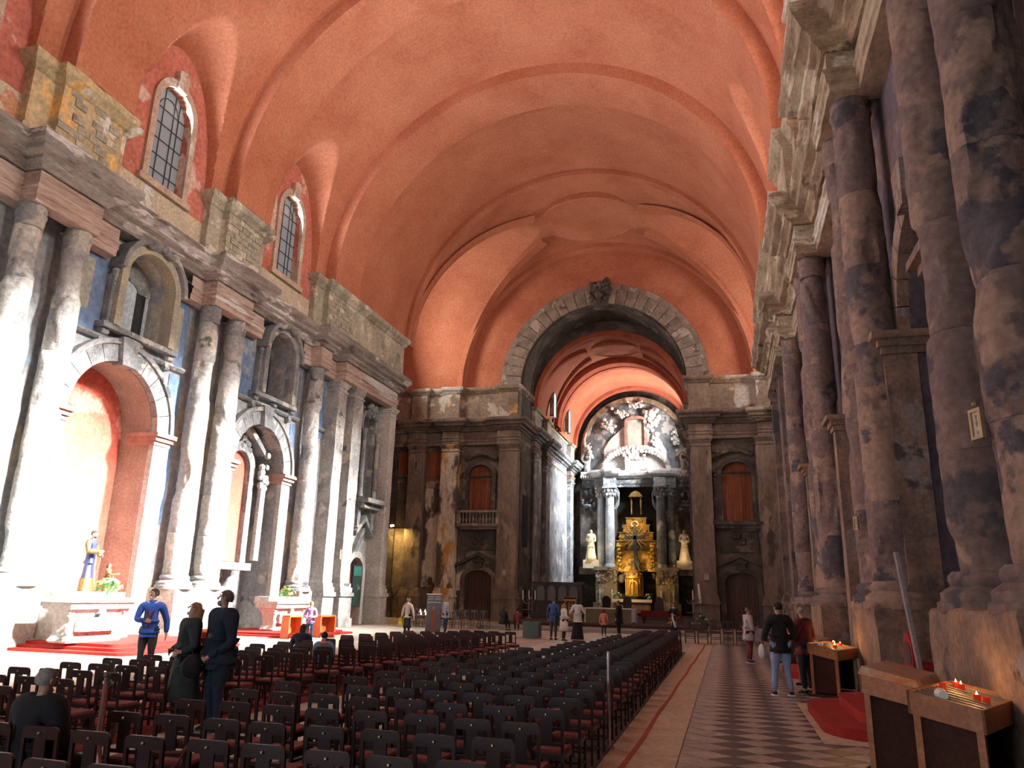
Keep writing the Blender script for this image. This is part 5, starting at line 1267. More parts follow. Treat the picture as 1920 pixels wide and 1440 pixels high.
# painting in the pink doorway
o = empty('doorway_painting', (-19.8, 40.0, .95), math.radians(90), 'tall narrow dark painting standing in the pink doorway of the left wall', 'painting')
m = MB(); m.box(-.55, .55, -.04, .04, 0, 2.25); part('frame', m, black_w, o)
m = MB(); m.box(-.48, .48, -.05, -.04, .08, 2.17); part('canvas', m, mat('dark_green_canvas', (.03, .07, .06), (.015, .03, .03), rough=.4, scale=2, bump=0, patch=(.25, .26, .18), cover=.62), o)
m = MB(); m.box(-.48, .48, -.052, -.05, 1.65, 2.17); part('teal_sky', m, mat('teal_canvas', (.05, .24, .20), (.04, .16, .14), scale=2, bump=0), o)
# ---------------------------------------------------------------- left altar with saint, second altar
def stone_altar(x, y, w, label, mt, z=.18, s=1):
    o = empty('stone_altar', (x, y, z), math.radians(90), label, 'altar'); h = 1.06*s
    prof = [(.0, .30), (.05, .34), (.12, .30), (.22, .26), (.5, .27), (.68, .33), (.78, .40), (.82, .44), (.84, .5), (.9, .52), (1.0, .52)]
    m = MB(); ring = []
    pts = []
    for z_, e in prof: m.v += [(sx*(w/2-.52+e), sy*(e-.02)-(.0), z_*h) for sx, sy in ((-1, -1), (1, -1), (1, 1), (-1, 1))]
    for j in range(len(prof)-1):
        for i in range(4): m.f.append((j*4+i, j*4+(i+1) % 4, j*4+4+(i+1) % 4, j*4+4+i)); m.mi.append(0)
    m.f += [tuple(range(4)), tuple(len(m.v)-4+i for i in range(4))]; m.mi += [0, 0]; m.rough(.012, 2, 1); part('table', m, mt, o)
    m = MB(); m.box(-w/2-.04, w/2+.04, -.56, .56, h, h+.10); m.box(-w/2, w/2, -.1, .56, h+.1, h+.28); m.rough(.01, 2, 3); part('slab', m, stone_pale, o)
    m = MB(); m.box(-w/2+.45, w/2-.45, -.42, -.28, .28*h, .62*h); m.box(-.12, .12, -.46, -.3, .72*h, .82*h); part('front_panel', m, marble_w, o)
    for s_ in (-1, 1):
        m = MB()
        for (cz, r) in ((.78*h, .11), (.3*h, .10)):
            m.tube([(s_*(w/2-.18)+math.cos(a)*r*(1-a/16), -.36, cz+math.sin(a)*r*(1-a/16)) for a in [q*.6 for q in range(18)]], .028, 6)
        m.tube([(s_*(w/2-.1), -.36, .68*h), (s_*(w/2-.2), -.36, .52*h), (s_*(w/2-.1), -.36, .38*h)], .035, 6); part('volute', m, stone_pale, o, True)
    return o
stone_altar(-17.4, 18.6, 2.35, 'carved white stone altar table with curved sides below the painted saint', marble_w, .24)
stone_altar(-18.1, 29.9, 2.6, 'smaller pale stone altar with flowers, behind the standing couple', stone_pale, .14)
flowers('flower_arrangement', (-17.2, 18.95, 1.5), .42, 26, [f_w, f_y, f_w, f_p, f_y], 'bouquet of yellow and white flowers on the altar beside the painted saint', pot=None, seed=8)
flowers('flower_arrangement', (-17.9, 29.8, 1.38), .45, 16, [f_o, f_w, f_y], 'small orange and white flowers on the far left altar', pot=None, seed=9)
m = MB(); m.box(-19.3, -17.98, 18.45, 20.9, .24, 1.36); m.box(-19.3, -17.94, 18.42, 21.0, 1.28, 1.4); m.rough(.01, 2, 1); o = m.build('stone_ledge', stone_pale); set_props(o, 'pale stone ledge behind the altar table carrying the saint and the child', 'ledge')
# inner shrine of the second chapel: pedimented frame with pink field
sh = empty('wall_shrine', ML(29.5, 0, -1.0), kind='structure'); Ms = lambda u, z, d: tuple(Vector(ML(u, z, d))-sh.location)
m = MB(); m.prism(arch_outline(29.55, .78, 2.9, 7.0, 14, .8), Ms, -1.25, -.9); part('pink_field', m, mat('salmon_field', (.56, .17, .12), (.48, .14, .10), scale=1.5, bump=.15), sh)
m = MB(); arch_band(m, Ms, 29.55, 7.0, .78, 1.15, -1.25, -.65, z0=2.6); m.rough(.03, 2.5, 1); part('shrine_frame', m, stone_grey, sh)
m = MB(); m.prism([(28.2, 8.0), (29.5, 9.1), (30.95, 8.0), (30.95, 7.75), (29.5, 8.75), (28.2, 7.75)], Ms, -1.25, -.35)
for i in range(26): m.ball(Ms(29.5+random.uniform(-.75, .75), 8.15+random.uniform(-.3, .35), -.75), random.uniform(.1, .2), 6, 5)
m.rough(.03, 3, 1); part('shrine_pediment', m, stone_grey, sh)
m = MB()
for i in range(14): m.ball(Ms(31.05+random.gauss(0, .12), 6.9+random.gauss(0, .4), -.4), random.uniform(.1, .2), 6, 5)
m.tube([Ms(31.0, 6.4, -.4), Ms(31.0, 3.0, -.4)], .18, 10); m.rough(.03, 3, 1); part('shrine_angel', m, marble_w, sh, True)
m = MB(); m.prism([(28.5, 2.55), (30.7, 2.55), (30.7, 2.85), (28.5, 2.85)], Ms, -1.25, -.3); part('shrine_ledge', m, stone_l, sh)
# ---------------------------------------------------------------- banner, candle rack, bin, orange boxes
o = empty('roll_up_banner', (-13.02, 34.4, 0), 0, 'black roll-up banner with two lines of pale lettering and a red robed figure', 'banner')
ink = mat('banner_black', (.008, .011, .022), None, rough=.5, bump=0)
m = MB(); m.box(-.36, .36, -.01, .01, .06, 1.72); part('panel', m, ink, o)
m = MB(); m.box(-.38, .38, -.08, .08, 0, .06); m.box(-.37, .37, -.015, .015, 1.72, 1.75); part('base', m, steel, o)
m = MB()
for (z, segs) in ((1.62, ((-.32, -.02), (.05, .33))), (1.52, ((-.32, -.03), (.02, .33))), (1.37, ((-.32, .33),))):
    for a, b in segs:
        x = a
        while x < b-.01:
            wd = rnd.uniform(.015, .035); m.box(x, min(x+wd, b), -.014, -.011, z-.022, z+.022); x += wd+.008
part('lettering', m, mat('banner_pale_ink', (.5, .56, .66), None, bump=0), o)
m = MB(); M_ = lambda u, z, d: (u, -.011-d, z)
m.prism([(-.16, .1), (.12, .1), (.1, .6), (.2, .75), (.12, .95), (.05, 1.05), (-.08, 1.05), (-.18, .85), (-.1, .6)], M_, 0, .003)
part('red_figure_print', m, mat('banner_red_print', (.22, .06, .035), (.12, .04, .03), scale=6, bump=0), o)
m = MB(); m.prism([(.0+math.cos(a)*.05, 1.13+math.sin(a)*.06) for a in [k*PI/5 for k in range(10)]], M_, 0, .003); part('face_print', m, mat('banner_skin_print', (.45, .30, .22), None, bump=0), o)
o = empty('votive_rack', (-13.75, 35.4, 0), 0, 'small rack of lit votive candles against the far wall beside the black banner', 'candle rack')
m = MB(); m.tube([(0, 0, 0), (0, 0, .75)], .04, 8); m.box(-.42, .42, -.2, .2, .75, .79); m.box(-.42, .42, 0, .2, .88, .91); m.box(-.2, .2, -.15, .15, 0, .03); part('stand', m, iron_g, o)
for i in range(7):
    m = MB(); p = (-.36+.12*i, -.1 if i % 2 else .1, .79 if i % 2 else .91); m.lathe([(.03, 0), (.03, .06)], p, 8); m.lathe([(.002, 0), (.015, .03), (.002, .07)], (p[0], p[1], p[2]+.06), 6); part('lit_candle', m, mat('far_flame', (1, .8, .5), None, bump=0, emit=(1, .75, .42), estr=7), o)
green = mat('dark_green_bin', (.015, .045, .035), None, rough=.5, bump=0)
o = empty('litter_bin', (-8.25, 34.0, 0), 0, 'dark green bin standing at the near left corner of the chancel step', 'bin')
m = MB(); m.box(-.35, .35, -.3, .3, .03, .62); part('body', m, green, o)
m = MB(); m.cbox(-.38, .38, -.33, .33, .62, .7, .02); part('lid', m, green, o)
orange = mat('orange_painted_wood', (.72, .17, .05), (.62, .13, .04), rough=.5, scale=4, bump=.05)
def orange_bench(x, y, rz, w, label, back=True):
    o = empty('prayer_desk', (x, y, 0), rz, label, 'prayer desk')
    m = MB(); m.box(-w/2, w/2, -.2, .2, .78, .84); part('top', m, orange, o)
    for s in (-1, 1): m = MB(); m.box(s*w/2-.03, s*w/2+.03, -.2, .2, 0, .78); part('side_panel', m, orange, o)
    m = MB(); m.box(-w/2, w/2, .16, .2, .15, .78); part('front_panel', m, orange, o)
    m = MB(); m.box(-w/2, w/2, -.5, -.2, .14, .2); part('kneeler', m, red_c, o)
    return o
orange_bench(-11.9, 16.1, math.radians(60), .7, 'orange wooden prayer desk behind the man in the blue jacket')
orange_bench(-15.9, 27.0, math.radians(75), .62, 'orange wooden prayer desk left of the person in the lilac jacket')
orange_bench(-15.4, 28.6, math.radians(75), .8, 'orange wooden prayer desk right of the person in the lilac jacket')
# ---------------------------------------------------------------- figures
skin_a = mat('fair_skin', (.56, .33, .25), (.48, .27, .20), rough=.6, scale=8, bump=0)
skin_b = mat('tanned_skin', (.42, .24, .17), (.36, .19, .13), rough=.6, scale=8, bump=0)
def cloth(name, c, k=.7): return mat(name, c, tuple(v*k for v in c), rough=.9, scale=9, bump=.25, bscale=14)
def skin_grow(verts, edges, radii, root, sub=2):
    me = bpy.data.meshes.new('tmp'); me.from_pydata([tuple(v) for v in verts], edges, [])
    o = bpy.data.objects.new('tmp', me); COL.objects.link(o)
    sk = o.modifiers.new('s', 'SKIN'); sk.use_smooth_shade = True
    sv = me.skin_vertices[0].data
    for i, r in enumerate(radii):
        sv[i].radius = (r, r) if not isinstance(r, tuple) else r; sv[i].use_root = (i == root)
    ss = o.modifiers.new('u', 'SUBSURF'); ss.levels = sub
    dg = bpy.context.evaluated_depsgraph_get()
    m = bpy.data.meshes.new_from_object(o.evaluated_get(dg))
    bpy.data.objects.remove(o); bpy.data.meshes.remove(me)
    return m
def link_mesh(name, me, mt, parent, loc=(0, 0, 0), **k):
    me.name = name; me.materials.clear(); me.materials.append(mt)
    for p in me.polygons: p.use_smooth = True
    o = bpy.data.objects.new(name, me); COL.objects.link(o); o.parent = parent; o.location = loc
    return set_props(o, **k)
class G:
    def __init__(s): s.v = []; s.e = []; s.r = []
    def n(s, p, r, to=None):
        s.v.append(Vector(p)); s.r.append(r); i = len(s.v)-1
        if to is not None: s.e.append((to, i))
        return i
    def grow(s, root=0, sub=2): return skin_grow(s.v, s.e, s.r, root, sub)
IN = lambda a, b, t: a+(b-a)*t
def person(loc, rz, h, label, pose=None, top=None, top_len=.0, trousers=None, skirt=None, hair=None, hair_len=0, skin=None, shoes=None, female=False,
           robe=None, group=None, cat='person', name='person', fingers=True, beard=None, fat=1.0, hood=None, sleeve=True, detail=2, collar=None, belt=None, hem=None, headlook=(0, 0), glasses=False, scarf=None):
    """figure facing +Y. pose keys: hipz, lean, hl/hr (hand), el/er (elbow), kl/kr (knee), al/ar (ankle), all as fractions of height"""
    P = dict(hipz=.52, lean=0.0, hl=(-.16, .03, .475), hr=(.16, .03, .475), el=(-.155, -.02, .635), er=(.155, -.02, .635),
             kl=(-.055, .012, .285), kr=(.055, .012, .285), al=(-.06, -.01, .045), ar=(.06, -.01, .045))
    P.update(pose or {})
    o = empty(name, loc, rz, label, cat, group); S = lambda p: Vector(p)*h
    hz = P['hipz']; ln = P['lean']; up = lambda f, x=0, y=0: Vector((x, y+ln*f, hz+f))
    sh = .098 if female else .112
    f = fat
    neck = up(.325); head0 = up(.355, 0, .006); yaw, pitch = headlook
    hd = Vector((math.sin(yaw)*math.cos(pitch), math.cos(yaw)*math.cos(pitch), math.sin(pitch)))
    hu = Vector((-math.sin(yaw)*math.sin(pitch), -math.cos(yaw)*math.sin(pitch), math.cos(pitch))); hx = hd.cross(hu)
    hc = head0+hu*.062+hd*.004
    H = lambda a, b, c: (hc+hx*a+hd*b+hu*c)
    mt_s = skin or skin_a
    def limb_arm(g, root, s, k=1.0, hand=True, add=0.0):
        E_ = Vector(P['e'+('l' if s < 0 else 'r')]); W = Vector(P['h'+('l' if s < 0 else 'r')])
        a = g.n(S(up(.285, s*sh*.62)), .045*h*k*f, root); b = g.n(S(up(.275, s*sh)), .037*h*k*f, a)
        c = g.n(S(IN(up(.275, s*sh), E_, .5)), (.029*k+add)*h, b); d = g.n(S(E_), (.024*k+add)*h, c); e = g.n(S(IN(E_, W, .55)), (.021*k+add)*h, d)
        wpt = IN(E_, W, .9); w_ = g.n(S(wpt), (.0155*k+add)*h, e)
        if hand:
            dr = (W-E_).normalized(); sd = Vector((s, 0, 0)); sd = (sd-dr*sd.dot(dr)); sd = sd.normalized() if sd.length > .1 else Vector((0, 1, 0)); fw = dr.cross(sd)
            if fw.y < 0: fw = -fw
            p = g.n(S(W), (.020*h, .012*h) if False else .0165*h, w_)
            if fingers:
                for q in range(4):
                    off = fw*(q-1.5)*.0095; L_ = (.038, .045, .042, .033)[q]
                    k1 = g.n(S(W+off*1.1+dr*.028), .0058*h, p); k2 = g.n(S(W+off*1.2+dr*(.028+L_*.5)-sd*.006), .0052*h, k1); g.n(S(W+off*1.15+dr*(.028+L_*.85)-sd*.018), .0045*h, k2)
                t1 = g.n(S(W+fw*.022+dr*.012), .0062*h, p); g.n(S(W+fw*.03+dr*.034-sd*.006), .0052*h, t1)
            else: g.n(S(W+dr*.035), .011*h, p)
    def leg(g, root, s, k=1.0, foot=True, add=0, short=0):
        K = Vector(P['k'+('l' if s < 0 else 'r')]); A = Vector(P['a'+('l' if s < 0 else 'r')]); Hh = Vector((s*.050, ln*0, hz-.012))
        a = g.n(S(Hh), (.052*k)*h*f, root); b = g.n(S(IN(Hh, K, .5)), (.043*k+add)*h*f, a); c = g.n(S(K), (.030*k+add)*h, b); d = g.n(S(IN(K, A, .4)), (.029*k+add)*h, c); e = g.n(S(IN(K, A, 1-short)), (.019*k+add*1.3)*h, d)
        if foot:
            x = g.n(S(A+Vector((0, .03, -.022))), .019*h, e); g.n(S(A+Vector((s*.01, .085, -.03))), .014*h, x)
    g = G()
    r0 = g.n(S((0, 0, hz)), .062*h*f); a = g.n(S(up(.09, 0, .004)), .060*h*f, r0); b = g.n(S(up(.20, 0, .004)), .068*h*f, a); c = g.n(S(up(.275)), .058*h*f, b); d = g.n(S(neck), .028*h, c); e = g.n(S(head0), .028*h, d)
    hb = g.n(S(H(0, .004, -.030)), .034*h, e); hm = g.n(S(H(0, -.002, .004)), .047*h, hb); g.n(S(H(0, -.006, .034)), .040*h, hm)
    limb_arm(g, c, -1); limb_arm(g, c, 1)
    if not robe: leg(g, r0, -1); leg(g, r0, 1)
    else:
        g.n(S((0, .0, hz*.5)), .05*h, r0)
    link_mesh('body', g.grow(0, detail), mt_s, o)
    # face
    m = MB()
    m.tube([S(H(0, .040, .012)), S(H(0, .060, -.012)), S(H(0, .048, -.018))], [.006*h, .0105*h, .007*h], 6)
    for s in (-1, 1): m.ball(tuple(S(H(s*.047, -.004, -.004))), .013*h, 7, 5, .5, 1, 1.3)
    m.tube([S(H(-.02, .044, .020)), S(H(0, .049, .022)), S(H(.02, .044, .020))], .006*h, 5)
    m.ball(tuple(S(H(0, .032, -.05))), .016*h, 7, 5); part('nose_ears_and_chin', m, mt_s, o, True)
    m = MB()
    for s in (-1, 1): m.ball(tuple(S(H(s*.018, .043, .008))), .0055*h, 6, 4)
    part('eyes', m, mat('dark_eye', (.03, .02, .02), None, rough=.2, bump=0), o, True)
    m = MB(); m.tube([S(H(-.014, .044, -.031)), S(H(0, .049, -.030)), S(H(.014, .044, -.031))], .0042*h, 5); part('mouth', m, mat('lip', (.38, .14, .12), None, bump=0), o, True)
    if glasses:
        m = MB()
        for s in (-1, 1): m.tube([S(H(s*.019+math.cos(a_)*.014, .053, .006+math.sin(a_)*.011)) for a_ in [k_*PI/4 for k_ in range(9)]], .0018*h, 4); m.tube([S(H(s*.033, .05, .008)), S(H(s*.046, .0, .004))], .0018*h, 4)
        part('glasses', m, iron_m, o)
    if beard:
        m = MB(); m.ball(tuple(S(H(0, .026, -.042))), .031*h, 10, 6, 1.05, .9, .8); part('beard', m, beard, o, True)
    if hair:
        m = MB(); n0 = 14; rs = 8
        for j in range(rs+1):
            ph = j/rs*(PI*.62)
            for q in range(n0):
                a_ = 2*PI*q/n0; back = .5-.5*math.cos(a_) ; front = math.cos(a_) > .35
                lim = ph if not front else ph*.58
                lim = ph*(1.12 if back > .6 else 1) if not front else lim
                r = .0535 if not front else .051
                d_ = hx*math.sin(a_)*math.sin(lim)*r*.92+hd*math.cos(a_)*math.sin(lim)*r*1.08+hu*math.cos(lim)*r*1.02
                m.v.append(tuple(S(hc+hu*.008+d_-hd*.004)))
        for j in range(rs):
            for q in range(n0): m.f.append((j*n0+q, j*n0+(q+1) % n0, (j+1)*n0+(q+1) % n0, (j+1)*n0+q)); m.mi.append(0)
        if hair_len:
            pts = [H(0, -.035, .02), H(0, -.045, -.03), H(0, -.045, -.03)-Vector((0, .0, hair_len*.55)), H(0, -.04, -.03)-Vector((0, 0, hair_len))]
            m.tube([S(p) for p in pts], [.042*h, .045*h, .04*h, .018*h], 10)
        m.rough(.004*h, 30, 2); part('hair', m, hair, o, True)
    if hood: m = MB(); m.lathe([(.03, 0), (.065, .01), (.07, .035), (.05, .055)], (0, -.03, 0), 12); m.v = [tuple(Vector(v)*h+S(up(.29))) for v in m.v]; part('hood', m, hood, o, True)
    if top:
        g = G(); k = 1.34
        zl = -.02-top_len*.5
        r0 = g.n(S((0, 0, hz+.02)), .077*h*f); a = g.n(S(up(.10, 0, .004)), .076*h*f, r0); b = g.n(S(up(.20, 0, .004)), .083*h*f, a); c = g.n(S(up(.28)), .072*h*f, b); d = g.n(S(up(.325)), .048*h, c)
        x = g.n(S((0, 0, hz-.04)), .074*h*f, r0)
        if sleeve:
            for s in (-1, 1): limb_arm(g, c, s, k, False, .005)
        link_mesh('jacket' if not robe else 'tunic', g.grow(0, detail), top, o)
        if top_len:
            m = MB(); z1 = hz+.05; z0 = hz-top_len
            prof = [(.080, z1), (.094, hz), (.097+.03*top_len, hz-top_len*.5), (.098+.1*top_len, z0), (.08+.08*top_len, z0+.004)]
            m.lathe([(r*h*f, z*h) for r, z in prof], seg=20, sy=.86, cap=False)
            m.v = [(x_*(1+.04*math.sin(8*math.atan2(y_, x_+1e-6))), y_*(1+.04*math.sin(8*math.atan2(y_, x_+1e-6))), z_) for x_, y_, z_ in m.v]
            part('jacket_skirt', m, top, o, 2)
        m = MB(); m.lathe([(.05*h, 0), (.054*h, .006*h), (.043*h, .036*h), (.036*h, .034*h)], tuple(S(up(.308, 0, .002))), 14, cap=False); part('collar', m, collar or top, o, True)
    if trousers:
        g = G(); r0 = g.n(S((0, 0, hz+.01)), .064*h*f)
        leg(g, r0, -1, 1.10, False, .006, .04); leg(g, r0, 1, 1.10, False, .006, .04); link_mesh('trousers', g.grow(0, detail), trousers, o)
    if shoes and not robe:
        for s in (-1, 1):
            A = Vector(P['a'+('l' if s < 0 else 'r')]); m = MB()
            pts = [S(A+Vector((0, -.022, -.02))), S(A+Vector((0, .02, -.018))), S(A+Vector((s*.004, .055, -.026))), S(A+Vector((s*.008, .09, -.032)))]
            m.tube(pts, [.021*h, .025*h, .022*h, .013*h], 10); m.v = [(x_, y_, max(z_, .012*h+ (A.z-.045)*h)) for x_, y_, z_ in m.v]
            sole = MB(); sole.prism([(A.x*h-.024*h, (A.y-.042)*h), (A.x*h+.024*h, (A.y-.042)*h), (A.x*h+.027*h, (A.y+.07)*h), (A.x*h, (A.y+.105)*h), (A.x*h-.027*h, (A.y+.07)*h)], lambda u, v_, d_: (u, v_, d_), (A.z-.045)*h, (A.z-.045+.014)*h)
            sh_ = part('shoe', m, shoes, o, True); part('sole', sole, f_w if shoes.name == 'navy_trainer' else iron_m, sh_)
    if skirt or robe:
        mt_ = skirt or robe; z1 = hz+.06 if skirt else hz+.1; z0 = .20 if skirt else .0
        if hem is not None: z0 = hem
        m = MB(); lv = 7
        prof = [((.066+.0*j)+(.062 if robe else .05)*(j/lv)**1.2, z1+(z0-z1)*j/lv) for j in range(lv+1)]
        m.lathe([(r*h*f, z*h) for r, z in prof], seg=28, sy=.8)
        m.v = [(x_*(1+.07*(1-z_/(z1*h))*math.sin(7*math.atan2(y_, x_+1e-6)+z_*1.5)), y_*(1+.07*(1-z_/(z1*h))*math.sin(7*math.atan2(y_, x_+1e-6)+z_*1.5)), z_) for x_, y_, z_ in m.v]
        part('skirt' if skirt else 'robe', m, mt_, o, 2)
    if scarf:
        m = MB(); m.tube([S(up(.30, -.045, .03)), S(up(.20, -.03, .075)), S(up(.08, .0, .082)), S(up(.03, -.01, .085))], .012*h, 7); m.tube([S(up(.30, .045, .03)), S(up(.2, .02, .078)), S(up(.1, .0, .085))], .012*h, 7)
        m.tube([S(up(.315, .04*math.cos(a_), .04*math.sin(a_))) for a_ in [k_*PI/5 for k_ in range(11)]], .012*h, 6); part('scarf', m, scarf, o, True)
    return o
hr_br = cloth('brown_hair', (.10, .055, .03)); hr_dk = cloth('dark_hair', (.025, .02, .018)); hr_gr = cloth('grey_hair', (.28, .26, .24)); hr_bl = cloth('blond_hair', (.34, .20, .10)); hr_bald = cloth('short_greying_hair', (.16, .10, .08))
c_green = cloth('dark_green_coat', (.035, .05, .05)); c_navy = cloth('navy_jacket', (.022, .032, .055)); c_blue = cloth('royal_blue_jacket', (.035, .09, .36)); c_char = cloth('charcoal_trousers', (.05, .05, .055)); c_black = cloth('black_wool', (.018, .018, .022))
c_lil = cloth('lilac_jacket', (.52, .30, .66)); c_jean = cloth('light_blue_denim', (.34, .46, .72), .8); c_mar = cloth('maroon_jacket', (.12, .02, .025)); c_white = cloth('white_coat', (.75, .73, .70), .85); c_beige = cloth('pale_puffer', (.50, .46, .46), .85)
c_peach = cloth('peach_jacket', (.72, .26, .18)); c_dbl = cloth('dark_blue_trousers', (.03, .05, .10)); c_mt = cloth('maroon_trousers', (.16, .03, .035)); c_pinkish = cloth('pink_yoke', (.70, .22, .26)); c_teal = cloth('grey_blue_parka', (.18, .30, .38)); c_lav = cloth('lavender_jacket', (.42, .44, .58))
c_cream = cloth('cream_cardigan', (.62, .58, .48)); navy_tr = cloth('navy_trainer', (.03, .04, .12)); blk_shoe = cloth('black_shoe', (.02, .02, .02)); yellow = cloth('yellow_bag', (.75, .62, .05)); c_navb = cloth('blue_jumper', (.03, .07, .20))
R_ = math.radians
# the couple in the middle aisle, looking up to the left (scale of people here about 1.7 m)
p = person((-6.92, 9.2, 0), R_(145), 1.60, 'woman in a long dark green coat gazing up to the left beside the bearded man', dict(hl=(-.10, .10, .60), el=(-.15, .0, .64), hr=(.03, .13, .60), er=(.15, .02, .64)), c_green, .30, c_black, None, hr_bl, .10, shoes=blk_shoe, female=True, headlook=(.6, .4), fat=1.3)
bm = MB(); bm.ball((-.22*1.6, .03, .50*1.6), .14, 10, 8, .7, 1, 1.1); bm.tube([(-.2*1.6, .03, .58*1.6), (-.16, .06, .75*1.6), (-.08, .0, .83*1.6)], .012, 5); part('shoulder_bag', bm, c_black, p, True)
bm = MB(); bm.beam((-.02*1.6, -.085, .86*1.6), (.02*1.6, -.085, .86*1.6), .05, .035); part('hair_tie', bm, hr_dk, p)
p = person((-6.47, 9.25, 0), R_(155), 1.76, 'tall greying bearded man in a dark navy jacket, hands clasped, looking left', dict(hl=(-.02, .115, .505), hr=(.03, .12, .50), el=(-.15, .0, .62), er=(.155, .0, .62)), c_navy, .05, c_navy, None, hr_bald, 0, shoes=blk_shoe, beard=cloth('grey_beard', (.25, .23, .22)), headlook=(.75, .12), fat=1.36)
bm = MB(); bm.ball((-.02, .16, .66*1.76), .055, 8, 6, 1.3, .8, .8); bm.tube([(-.05, .09, .8*1.76), (-.04, .15, .7*1.76)], .008, 5); bm.tube([(.07, .08, .8*1.76), (.0, .15, .7*1.76)], .008, 5); part('hanging_camera', bm, black_w, p, True)
# man in the blue jacket
p = person((-11.4, 13.85, 0), R_(-150), 1.74, 'man with glasses in a bright blue jacket holding a phone before the stone altar', dict(hr=(.02, .16, .635), er=(.15, .03, .64), hl=(-.19, -.01, .47), el=(-.175, -.03, .63)), c_blue, .03, c_char, None, hr_dk, 0, shoes=blk_shoe, glasses=True, scarf=c_mar, headlook=(.8, .05), fat=1.15)
bm = MB(); bm.box(-.0, .07, .29, .30, 1.10, 1.22); part('phone', bm, black_w, p)
bm = MB(); bm.ball((0, -.28, .92), .17, 10, 8, .95, .6, 1.1); part('blue_backpack', bm, cloth('pale_blue_bag', (.35, .55, .66)), p, True)
# seated man, foreground, from behind
p = person((-5.1, 5.12, 0), R_(-4), 1.48, 'seated man with grey hair seen from behind in a dark coat, nearest to the camera', dict(hipz=.30, hl=(-.08, .16, .36), hr=(.08, .16, .36), el=(-.18, .02, .42), er=(.18, .02, .42), kl=(-.07, .27, .29), kr=(.07, .27, .29), al=(-.07, .27, .045), ar=(.07, .27, .045)), c_black, 0, c_black, None, hr_gr, 0, shoes=blk_shoe, fat=1.5, headlook=(.1, -.08), skin=skin_b)
# lilac girl and the two seated people in front of her
person((-14.35, 25.6, 0), R_(-160), 1.40, 'young person in an open lilac jacket by the orange prayer desks', dict(hl=(-.06, .12, .60), el=(-.15, .02, .63), hr=(.06, .12, .58), er=(.15, .02, .63)), c_lil, .04, c_dbl, None, hr_bl, .06, shoes=blk_shoe, female=True, collar=c_white, fat=1.1)
seatp = lambda s=.42: dict(hipz=.29, lean=.0, hl=(-.06, .16, .36), hr=(.06, .16, .36), el=(-.14, .03, .43), er=(.14, .03, .43), kl=(-.06, .25, .28), kr=(.06, .25, .28), al=(-.06, .25, .045), ar=(.06, .25, .045))
q = seatp(); q['lean'] = .35
person((-8.62, 15.0, 0), R_(10), 1.42, 'hunched seated person in a dark coat with brown hair, left of the child in grey-blue', q, c_navy, 0, c_black, None, hr_br, .08, shoes=blk_shoe, fat=1.35)
p = person((-7.62, 14.2, 0), R_(20), 1.30, 'seated child in a grey-blue parka with a pink yoke seen from behind', seatp(), c_teal, 0, c_dbl, None, hr_dk, 0, shoes=blk_shoe, fat=1.3, hood=c_pinkish, collar=c_pinkish)
# far left group
p = person((-13.3, 32.0, 0), R_(175), 1.58, 'woman in cream cardigan and dark skirt with a yellow bag', dict(hl=(-.2, .0, .47)), c_cream, .05, c_black, c_black, hr_br, .08, shoes=blk_shoe, female=True, detail=1)
bm = MB(); bm.prism([(.2, .42), (.42, .42), (.38, .72), (.24, .72)], lambda u, z, d: (u, d, z), -.05, .05); bm.tube([(.25, 0, .72), (.3, 0, .8), (.37, 0, .72)], .01, 5); part('yellow_bag', bm, yellow, p)
person((-12.35, 34.2, 0), R_(-80), 1.62, 'person in a lavender hooded jacket standing right of the black banner', dict(hl=(-.08, .16, .62), el=(-.14, .02, .62)), c_lav, .08, c_dbl, None, hr_bl, 0, shoes=blk_shoe, hood=c_lav, detail=1, fat=1.2)
person((-11.3, 40.2, 0), R_(-20), 1.55, 'seated dark-haired person in black left of the chancel pier', seatp(), c_black, 0, c_black, None, hr_dk, .12, shoes=blk_shoe, detail=1, fat=1.3)
person((-10.6, 40.4, 0), R_(20), 1.45, 'seated person in a dull red top beside the one in black by the chancel pier', seatp(), cloth('dull_red_top', (.22, .05, .05)), 0, c_black, None, hr_dk, 0, shoes=blk_shoe, detail=1, fat=1.2)
# before the chancel
person((-7.15, 33.3, 0), R_(-10), 1.72, 'man in a dark blue jumper and grey trousers, back turned, at the chancel step', None, c_navb, .03, c_char, None, hr_br, 0, shoes=blk_shoe, detail=1, fat=1.25)
p = person((-6.62, 32.9, 0), R_(-60), 1.50, 'woman in a knee-length white coat with blond hair before the chancel', dict(hr=(.08, .14, .62), er=(.14, .03, .63), hl=(-.08, .14, .6), el=(-.14, .03, .63)), c_white, .26, c_black, None, hr_bl, .06, shoes=blk_shoe, female=True, detail=1, fat=1.3)
p = person((-6.3, 34.3, 0), R_(15), 1.68, 'person in white puffed top and long black skirt', dict(hl=(-.2, .08, .62), el=(-.19, .0, .66), hr=(.2, .08, .62), er=(.19, .0, .66)), c_white, 0, None, c_black, hr_dk, .04, female=True, detail=1, fat=1.45, hem=.0)
bm = MB(); bm.tube([(math.cos(a_)*.09, .17, .62+math.sin(a_)*.09) for a_ in [k_*PI/6 for k_ in range(13)]], .015, 5); part('yellow_emblem', bm, f_y, p)
person((-5.75, 38.3, 0), R_(5), 1.18, 'small child in a peach jacket before the front altar, seen from behind', dict(hl=(-.17, .04, .5), hr=(.17, .04, .5)), c_peach, .08, c_dbl, None, hr_dk, 0, shoes=blk_shoe, detail=1, fat=1.45)
person((-5.1, 38.9, 0), R_(75), 1.66, 'man in a long dark overcoat standing beside the front altar', None, c_black, .18, c_black, None, hr_bald, 0, shoes=blk_shoe, detail=1, fat=1.25, headlook=(.2, -.1))
